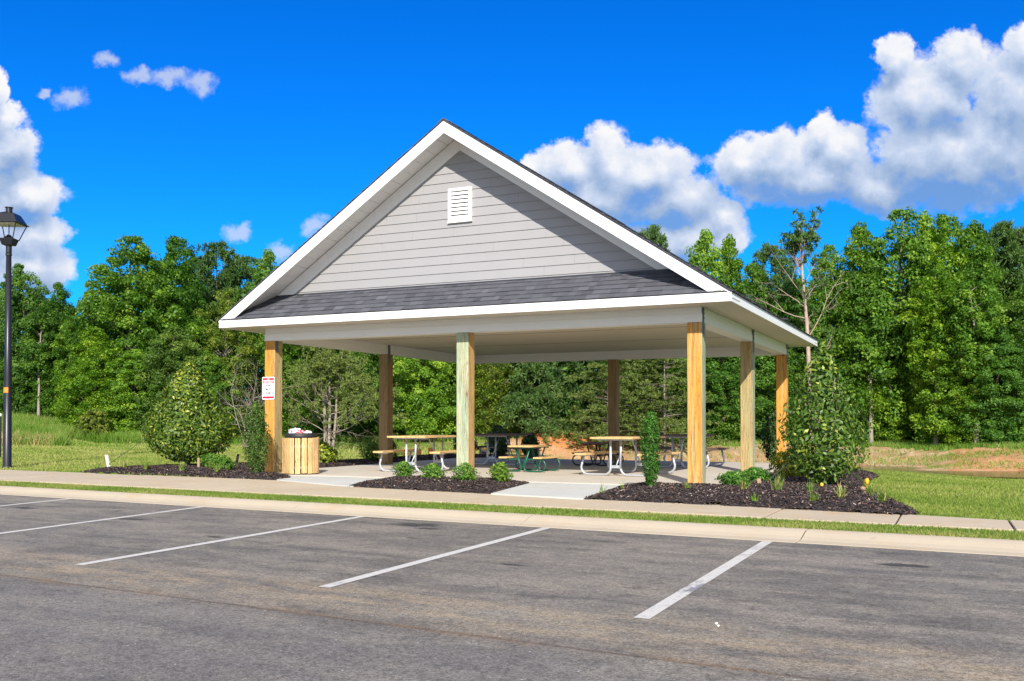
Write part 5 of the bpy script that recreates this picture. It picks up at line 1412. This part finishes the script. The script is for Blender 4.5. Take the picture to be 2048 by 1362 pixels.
def tree(name, label, key, px, d, top, width=1.0, color=(1, 1, 1), rz=0.0, group=None, cat='tree', lean=0.0):
    fol, trk, H = PROTO[key]
    x, y = at(px, d); z = fz(x, y) - .05
    zt = 1.241 + (843.6-top)*d/1926
    k = (zt-z)/H
    root = thing(name, label, cat, (x, y, z), rz, group); root.scale = (k*width, k*width, k)
    if fol is not None:
        o = link('crown', fol, root); o.color = (*color, 1)
    link('trunk', trk, root)
    return root
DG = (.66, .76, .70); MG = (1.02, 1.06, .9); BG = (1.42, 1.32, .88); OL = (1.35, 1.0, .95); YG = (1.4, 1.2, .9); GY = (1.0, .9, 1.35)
gl = 'trees along the wood edge left of the pavilion'; gm = 'trees of the wood seen behind the pavilion'; gr = 'trees along the wood edge right of the pavilion'
T = [
 # left
 ('broadleaf_tree', 'dark broadleaf tree rising behind the lamp post at the left edge', 'b2', 45, 47.5, 532, .85, DG, .4, gl),
 ('broadleaf_tree', 'shorter dark tree between the lamp post and the tallest left tree', 'b1', 112, 47, 566, .72, (.7, .85, .7), 1.9, gl),
 ('broadleaf_tree', 'tallest rounded mid green tree left of the roof', 'b2', 262, 46.5, 478, 1.02, MG, 2.2, gl),
 ('broadleaf_tree', 'thin pale stemmed tree with sky showing through, left of the tallest left tree', 'b4', 178, 49, 560, .5, MG, .9, gl),
 ('broadleaf_tree', 'tall tree overlapping the right shoulder of the tallest left tree', 'b1', 352, 48.5, 474, .8, (.75, .9, .75), 3.0, gl),
 ('pine_tree', 'dark pine on the skyline left of the roof eave', 'pine', 432, 53, 500, .75, (.75, .85, .75), .7, gl),
 ('pine_tree', 'second dark pine on the skyline, touching the roof rake', 'pine', 478, 55, 524, .8, (.75, .85, .75), 2.7, gl),
 ('broadleaf_tree', 'green tree top cut by the left rake of the roof', 'b3', 535, 50, 503, .8, MG, 1.1, gl),
 ('broadleaf_tree', 'bright low tree reaching the grass, right of the lamp post', 'b1', 190, 44.8, 655, 1.25, BG, 4.0, gl),
 ('broadleaf_tree', 'greyish green rounded tree above the large left shrub', 'b2', 345, 44, 655, 1.25, GY, 5.0, gl),
 ('broadleaf_tree', 'olive green tree just left of the roof eave', 'b4', 452, 45.5, 575, .95, OL, 2.0, gl),
 ('broadleaf_tree', 'dark low tree behind the grassy rise at the left edge', 'b2', 30, 47, 690, 1.2, DG, 1.0, gl),
 ('broadleaf_tree', 'dark low tree with bare lower stem beside the bright low one', 'b3', 110, 46.5, 660, 1.2, (.7, .8, .7), 2.4, gl),
 ('broadleaf_tree', 'bright green low tree filling the edge behind the large left shrub', 'b1', 270, 44.5, 700, 1.5, BG, .2, gl),
 ('broadleaf_tree', 'green low tree between the large left shrub and the left front post', 'b2', 420, 44.5, 705, 1.4, MG, .8, gl),
 ('slender_tree', 'slender pale trunked tree on the grassy rise right of the lamp post', 'slim', 78, 45.8, 600, 1.0, DG, 1.5, gl),
 ('slender_tree', 'slender pale trunked tree beside the olive brown bush', 'slim', 140, 45.0, 620, .9, MG, 3.5, gl),
 ('bush', 'olive brown bush at the foot of the wood right of the lamp post', 'bush', 188, 42.5, 818, 1.0, (1.2, .85, .8), .3, None),
 ('dead_tree', 'leafless grey dead tree left of the front left post', 'dead', 492, 40.5, 738, .75, None, .6, None),
 # middle
 ('pale_stemmed_tree', 'open tree with pale stems and branches seen over the litter bin', 'pale', 655, 41.5, 640, 1.0, (1.15, 1.05, .9), 0, gm),
 ('broadleaf_tree', 'dark tree filling the gap behind the pale stemmed tree', 'b2', 610, 46, 560, 1.0, MG, 2.9, gm),
 ('broadleaf_tree', 'dark tree right of the pale stemmed tree, behind the left middle post', 'b1', 735, 46, 570, .9, DG, 1.2, gm),
 ('broadleaf_tree', 'bright green tree between the left middle post and the greenish post', 'b2', 845, 44.5, 610, 1.0, BG, .1, gm),
 ('broadleaf_tree', 'olive tree just right of the greenish post', 'b4', 985, 45, 615, .95, OL, 3.6, gm),
 ('broadleaf_tree', 'tree behind the greenish front post', 'b1', 915, 46.5, 560, .9, MG, 3.9, gm),
 ('pine_tree', 'soft drooping pine above the red earth heap', 'pine_soft', 1062, 45, 600, .95, (1, 1, 1), 1.0, gm),
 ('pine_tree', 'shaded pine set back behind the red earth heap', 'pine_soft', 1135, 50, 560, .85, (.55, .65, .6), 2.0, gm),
 ('cedar_tree', 'broad feathery cedar with grey twigs behind the rear middle post', 'feather', 1215, 43.6, 640, .95, (1.1, 1.05, .95), .0, gm),
 ('cedar_tree', 'broad feathery cedar left of the orange corner post', 'feather', 1330, 43.8, 660, 1.0, (1.15, 1.1, .95), 2.1, gm),
 ('broadleaf_tree', 'dark broadleaf tree behind the feathery cedars', 'b2', 1270, 48, 560, 1.0, DG, 4.4, gm),
 ('broadleaf_tree', 'grey green tree between the two right hand posts', 'b1', 1445, 47.5, 640, 1.25, (.72, .85, .85), 5.1, gm),
 ('broadleaf_tree', 'grey green tree behind the right rear post', 'b2', 1535, 48, 650, 1.2, (.72, .85, .8), .5, gm),
 ('pine_tree', 'pine tip just peeking over the right rake of the roof', 'pine', 1297, 56, 468, .7, (.8, .85, .8), 1.5, gr),
 # right
 ('broadleaf_tree', 'light green twin topped tree above the right rake', 'b3', 1412, 49.5, 464, .75, BG, .5, gr),
 ('broadleaf_tree', 'light green tree right of the twin topped one', 'b3', 1458, 49.8, 474, .62, BG, 2.5, gr),
 ('broadleaf_tree', 'lower green tree left of the bare trunked pine', 'b1', 1502, 49, 528, .8, MG, 1.3, gr),
 ('pine_tree', 'dark pine top left of the bare trunked pine', 'pine', 1543, 53, 502, .65, (.75, .85, .75), 3.2, gr),
 ('bare_trunked_pine', 'tall pine with a bare pinkish trunk, dead limbs and a tufted top', 'bare_pine', 1622, 46, 436, 1.0, (.8, .9, .85), 0, gr),
 ('broadleaf_tree', 'rounded green tree behind the bare trunked pine', 'b2', 1662, 49.5, 492, .62, MG, 4.9, gr),
 ('broadleaf_tree', 'green tree low behind the bare trunked pine', 'b1', 1590, 49.5, 560, .9, (.8, .92, .8), .0, gr),
 ('broadleaf_tree', 'slender tree between the bare trunked pine and the tallest right tree', 'b3', 1722, 48.5, 450, .82, MG, 3.3, gr),
 ('broadleaf_tree', 'tallest tree on the right', 'b4', 1805, 48, 416, .92, MG, .4, gr),
 ('broadleaf_tree', 'narrow tree touching the right side of the tallest right tree', 'b3', 1852, 47.5, 428, .65, BG, 5.5, gr),
 ('broadleaf_tree', 'tall bright tree second right of the tallest right tree', 'b1', 1895, 46.5, 430, .72, BG, 2.6, gr),
 ('broadleaf_tree', 'tall tree with a notched top near the right edge', 'b3', 1948, 46, 446, .85, MG, 1.8, gr),
 ('pine_tree', 'dark pine top near the right edge of the wood', 'pine', 1998, 50, 462, .75, (.85, .9, .75), .9, gr),
 ('pine_tree', 'dark pine at the very right of the skyline', 'pine', 2040, 49, 470, .8, (.9, .95, .8), 2.2, gr),
 ('broadleaf_tree', 'dark tree at the right edge of the photo', 'b2', 2060, 43.5, 560, .9, DG, 2.8, gr),
 ('broadleaf_tree', 'bright leafy tree in front of the tall right trees', 'b2', 1900, 44.6, 600, 1.0, BG, .7, gr),
 ('broadleaf_tree', 'bright leafy tree below the tallest right tree', 'b1', 1775, 48.2, 600, .95, BG, 4.1, gr),
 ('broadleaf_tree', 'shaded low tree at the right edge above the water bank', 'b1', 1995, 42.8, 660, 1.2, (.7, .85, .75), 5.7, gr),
 ('slender_tree', 'slender pale trunked tree in front of the tall right trees, right of the young pine', 'slim', 1742, 47.3, 560, 1.0, MG, .5, gr),
 ('slender_tree', 'slender pale trunked tree right of the small tree on the far bank', 'slim', 1872, 44.6, 520, 1.0, BG, 2.5, gr),
 ('slender_tree', 'slender pale trunked tree near the right edge, above the red end of the bank', 'slim', 1952, 42.9, 540, 1.0, MG, 4.5, gr),
 ('pine_tree', 'young grey green pine right of the large right shrub', 'pine_soft', 1700, 48.2, 668, .72, (1, 1.05, 1.0), .3, gr),
 ('broadleaf_tree', 'small tree with a pale trunk standing on the far bank', 'b4', 1788, 47.6, 768, 1.25, BG, 1.7, gr),
 ('pine_tree', 'low pine partly hidden by the large right shrub', 'pine_soft', 1640, 48.4, 690, .7, (.9, .95, .95), 3.3, gr),
 ('broadleaf_tree', 'bright low tree on the far bank toward the right edge', 'b2', 1930, 43.8, 720, 1.35, BG, 3.8, gr)]
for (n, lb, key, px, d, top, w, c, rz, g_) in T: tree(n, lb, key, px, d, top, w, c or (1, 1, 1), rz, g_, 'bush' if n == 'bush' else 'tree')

# unbroken wood behind the edge trees and undergrowth below them, each as one mass
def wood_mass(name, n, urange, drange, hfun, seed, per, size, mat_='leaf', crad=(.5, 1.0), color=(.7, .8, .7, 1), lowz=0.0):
    rg = np.random.default_rng(seed)
    u = rg.uniform(urange[0], urange[1], n); d = drange(u) + rg.uniform(0, 1, n)**1.2*5
    X = d*fw2[0] + (u-1024)/1926*d*rt2[0]; Y = d*fw2[1] + (u-1024)/1926*d*rt2[1]
    Z = terrain(X, Y) + rg.uniform(lowz, 1, n)*hfun(u)
    V, tint = clump_leaves(rg, np.stack([X, Y, Z], 1), rg.uniform(crad[0], crad[1], n), per, size, .62)
    o = link(name, np_mesh(name, V, 4, M[mat_], tint)); o.color = color; tag(o, kind='stuff')
hu = lambda u: np.interp(u, [-700, 0, 140, 165, 200, 300, 480, 600, 1250, 1400, 1500, 1600, 1760, 1900, 2048, 2700], [8, 7.6, 6.2, 4.6, 7.5, 8.6, 7.6, 8, 8.3, 8.4, 7.4, 7.8, 10., 9.6, 8.6, 9])
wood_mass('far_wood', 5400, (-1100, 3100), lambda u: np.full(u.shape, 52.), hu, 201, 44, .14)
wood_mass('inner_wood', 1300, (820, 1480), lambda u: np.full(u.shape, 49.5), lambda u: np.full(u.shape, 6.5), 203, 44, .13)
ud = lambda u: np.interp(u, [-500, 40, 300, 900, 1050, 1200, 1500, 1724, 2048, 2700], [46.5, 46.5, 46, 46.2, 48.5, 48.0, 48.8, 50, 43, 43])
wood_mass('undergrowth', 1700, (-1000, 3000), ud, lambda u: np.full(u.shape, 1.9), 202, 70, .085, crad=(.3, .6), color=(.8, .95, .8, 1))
